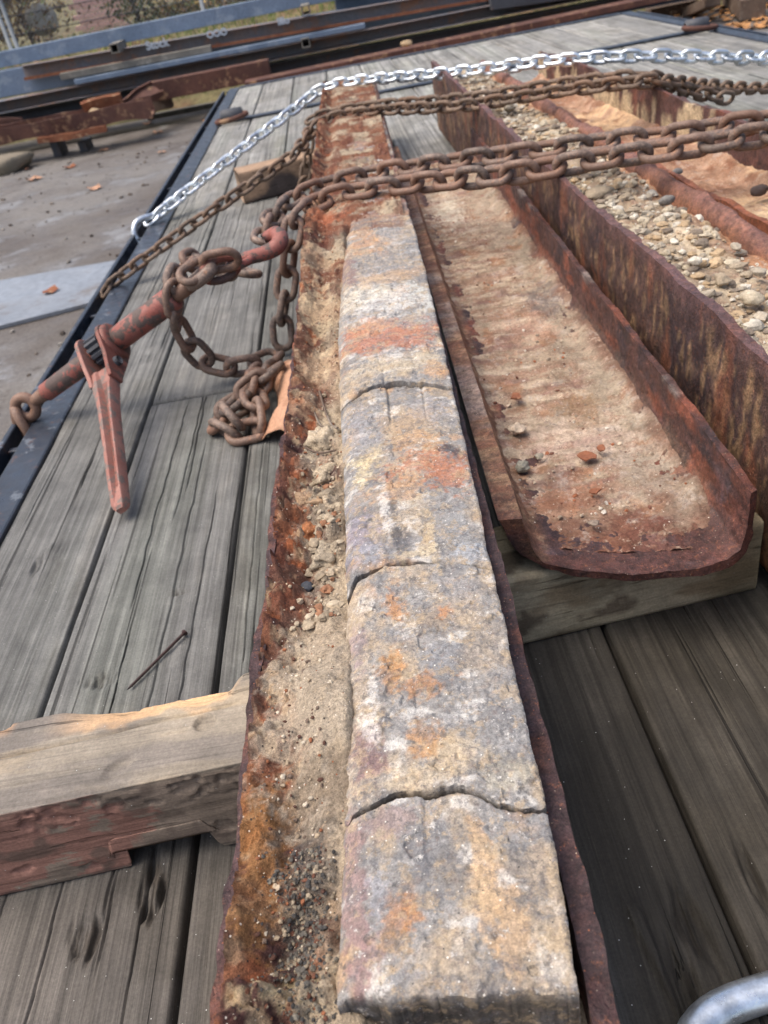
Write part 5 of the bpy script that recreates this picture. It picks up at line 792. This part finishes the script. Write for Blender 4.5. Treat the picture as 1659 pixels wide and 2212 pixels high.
def loose_timber(label, P0, P1, w, h):
    P0, P1 = np.array(P0), np.array(P1); t, a, b3 = frame(P1 - P0); V = np.array([p + a * x + b3 * z for p in (P0, P1) for x, z in ((-w, 0), (w, 0), (w, h), (-w, h))]); o = part('timber', V, [[0, 1, 2, 3], [7, 6, 5, 4], [0, 4, 5, 1], [1, 5, 6, 2], [2, 6, 7, 3], [3, 7, 4, 0]], MAT['old_wood'], smooth=False); bevel(o, .006, 1); tag(o, label, 'timber', 'loose timbers in the leaves')
z_ = GZ + .02
loose_timber('thick squared timber in the leaves at the upper right', at(1625, 42, z_), at(1530, -40, z_), .13, .2); loose_timber('short timber lying across the leaves behind the right rail', at(1400, 42, z_), at(1500, 22, z_), .1, .12); loose_timber('dark timber stub propped beside the leaves', at(1490, 36, z_), at(1540, 14, z_ + .15), .09, .1); loose_timber('flat board half buried in leaves near the right rail', at(1380, 30, z_), at(1470, 30, z_), .14, .05)

# grassy bank, fence, shrubs and wall beyond the stack
bx = np.linspace(-40, 40, 81); by = np.array([11.9, 12.3, 12.8, 13.4, 14.5, 16, 20, 30, 60]); BX, BY = np.meshgrid(bx, by, indexing='ij'); BZ = GZ - .02 + 0.85 * sstep(11.9, 13.4, BY) + 0.02 * np.maximum(0, BY - 13.4) + .05 * fbm(xyz(BX, BY, 0 * BX), .8, 3, 2)
bank = part('grass_bank', xyz(BX, BY, BZ).reshape(-1, 3), gfaces(81, 9).tolist(), vmat('bank_soil', .95, layers=((1.5, .35), (9, .4), (60, .3)), bump=((8, .05, 5),), base=c(108, 102, 66), hue=((c(116, 92, 64), 1.2, .5, .62),)), loc=(0, 12, GZ)); bank['kind'] = 'structure'
def bank_z(x, y): return GZ - .02 + 0.85 * float(sstep(11.9, 13.4, np.array(y))) + 0.02 * max(0, y - 13.4)
n_ = 9000; gx_ = g.uniform(-7.5, 5, n_); gy_ = 12.2 + 3.0 * g.random(n_); gz_ = GZ + .0 + 0.85 * sstep(11.9, 13.4, gy_) + 0.02 * np.maximum(0, gy_ - 13.4); hgt = g.uniform(.05, .16, n_); dx = g.uniform(-.05, .05, n_); V = np.stack([xyz(gx_ - .008, gy_, gz_ - .03), xyz(gx_ + .008, gy_, gz_ - .03), xyz(gx_ + dx, gy_ + dx, gz_ + hgt)], 1).reshape(-1, 3)
o = part('grass', V, np.arange(3 * n_).reshape(-1, 3).tolist(), vmat('grass', .8, layers=((1.5, .4), (12, .3)), bump=None, base=c(118, 138, 62), hue=((c(170, 150, 84), 1.6, .5, .62),)), smooth=False); o['kind'] = 'stuff'; o['label'] = 'rough green and straw grass on the bank'
YF = 13.6
fence = thing('chain_link_fence', 'grey chain link fence on the bank behind the stacked steel', 'fence', (-4, YF, 0.05))
for sx in (22, 44): q = aY(sx, 80, YF); part('post', *tube_vf([(q[0] - .06, YF, -.05), (q[0] - .06, YF, 1.9)], .03, 10), MAT['zinc_dull'] if 'zinc_dull' in MAT else MAT.setdefault('zinc_dull', paint('dull_zinc', c(150, 158, 162), c(136, 142, 146), c(120, 118, 114), .6, .7, 6, .5)), fence)
for x in (-9.2, -6.4, -1.6, 1.2, 4.0, 6.8): part('post', *tube_vf([(x, YF, -.05), (x, YF, 1.9)], .03, 10), MAT['zinc_dull'], fence)
for z in (.12, .33, .55, .8, 1.85): part('rail_wire', *tube_vf([(-12, YF - .01, z), (8, YF - .01, z + .01)], .008, 6), MAT['dark_steel'], fence)
VV, FF, off = [], [], 0
for i in range(330):
    for sg in (-1, 1):
        x = -12 + i * .06; V, F = tube_vf([(x, YF, .02), (x + sg * 1.8, YF, 1.82)], .0022, 3, cap=False); VV.append(V); FF += [[j + off for j in f] for f in F]; off += len(V)
o = part('wire_mesh', np.concatenate(VV), FF, MAT['zinc_dull'], fence); o['kind'] = 'stuff'
def shrub(label, x, y, h, r, col, nleaf, seed):
    g = np.random.default_rng(seed); z0 = bank_z(x, y); ro = thing('shrub', label, 'shrub', (x, y, z0 - .03), 'shrubs behind the fence'); st = []
    for k in range(9): a = g.uniform(0, 6.28); st.append(tube_vf(spline([(x, y, z0 - .05), (x + .25 * r * math.cos(a), y + .25 * r * math.sin(a), z0 + h * .4), (x + .8 * r * math.cos(a + .3), y + .8 * r * math.sin(a + .3), z0 + h * g.uniform(.7, 1))], .12), .012, 5))
    part('stem', *join(*st), MAT['old_wood'], ro); cen = np.array([(x + g.normal() * r * .5, y + g.normal() * r * .4, z0 + h * g.uniform(.05, .95)) for _ in range(26)]); idx = g.integers(0, 26, nleaf); p = cen[idx] + g.normal(size=(nleaf, 3)) * np.array([.16, .16, .13]); d1_ = g.normal(size=(nleaf, 3)); d1_ /= np.linalg.norm(d1_, axis=1)[:, None]; d2_ = np.cross(d1_, g.normal(size=(nleaf, 3))); d2_ /= np.linalg.norm(d2_, axis=1)[:, None]; s_ = g.uniform(.025, .055, nleaf)[:, None]
    V = np.stack([p - d1_ * s_, p + d2_ * s_ * .5, p + d1_ * s_, p - d2_ * s_ * .5], 1).reshape(-1, 3); tone = (np.array(col)[g.integers(0, len(col), nleaf)] * g.uniform(.7, 1.2, (nleaf, 1))).repeat(4, 0); part('foliage', V, np.arange(4 * nleaf).reshape(-1, 4).tolist(), MAT['foliage'], ro, tone, smooth=False)
MAT['foliage'] = vmat('foliage', .7, layers=((6, .2),), bump=None, spec=.25)
BR, GRN, YEL = c(132, 104, 72), c(92, 102, 58), c(176, 150, 84); BR2 = c(110, 84, 62)
for k, (x, y, h, r, cl, n_, lb) in enumerate(((-4.9, 14.6, 1.5, .7, [BR, BR2, GRN], 1700, 'brown leafy shrub at the left behind the fence posts'), (-4.5, 15.2, 1.3, .45, [BR, BR2, YEL], 1500, 'dry brown shrub left of the pink wall'), (-2.1, 14.9, .25, .5, [BR, YEL, GRN], 1200, 'low straw coloured shrub in front of the pink wall'), (-2.75, 14.9, 1.3, .25, [GRN, GRN * .6, BR], 1400, 'dark green shrub right of the pink wall'), (-1.1, 15.2, .6, .6, [YEL, GRN, BR], 1000, 'yellow green shrub in front of the grey palings'), (-6.2, 14.9, 1.4, .7, [GRN, BR, GRN * .7], 1500, 'green shrub beyond the fence post'), (.3, 14.9, .7, .7, [YEL, BR, GRN], 1200, 'yellow leafed shrub above the top steel tube'), (1.8, 15.0, .7, .7, [YEL, c(176, 112, 52), GRN], 1200, 'orange and yellow shrub behind the stacked steel'), (-5.6, 15.6, 1.3, .5, [BR, BR2, BR2], 1600, 'dense dark brown shrub at the upper left corner'))): shrub(lb, x, y, h, r, cl, n_, 900 + k)
pw = thing('block_wall', 'pink block wall seen through the fence', 'wall', (-3.6, 16.2, 0)); me = None
for r_ in range(12):
    for c_ in range(4):
        x = -4.05 + c_ * .20 + (.10 if r_ % 2 else 0); o = box('block', x, x + .19, 16.2, 16.4, .02 + r_ * .075, .02 + r_ * .075 + .067, MAT['pinkblock'] if 'pinkblock' in MAT else MAT.setdefault('pinkblock', paint('pink_block', c(226, 182, 176), c(216, 170, 164), c(200, 158, 152), .55, .65, 4, .9)), pw, .006)
pf = thing('paling_fence', 'grey upright paling fence beyond the shrubs', 'fence', (.2, 16.4, 0))
for k in range(34): x = -2.2 + k * .17; box('paling', x, x + .14, 16.4 + .02 * (k % 2), 16.43 + .02 * (k % 2), -.02, 1.6, MAT['grey_wood'], pf, .004)
cw = blob_vf((-4.3, 15.3, .45), (.3, .2, .22), 71, 12, 16, .25, 1.6, .6); tag(part('boulder', *cw, MAT['rock_plain'], None, np.tile(c(190, 188, 180), (len(cw[0]), 1))), 'pale boulder among the brown shrubs behind the fence', 'rock')
def fxg(g): return g.uniform(-5, -.85), 2.2 + 8 * g.random()
grit('yard_grit', 'loose stones and dirt crumbs on the yard', 900, fxg, lambda x, y: GZ, .004, .022, [c(110, 100, 90), c(84, 74, 66), c(140, 134, 126), c(96, 84, 74)], 65, (-2, 5, GZ))
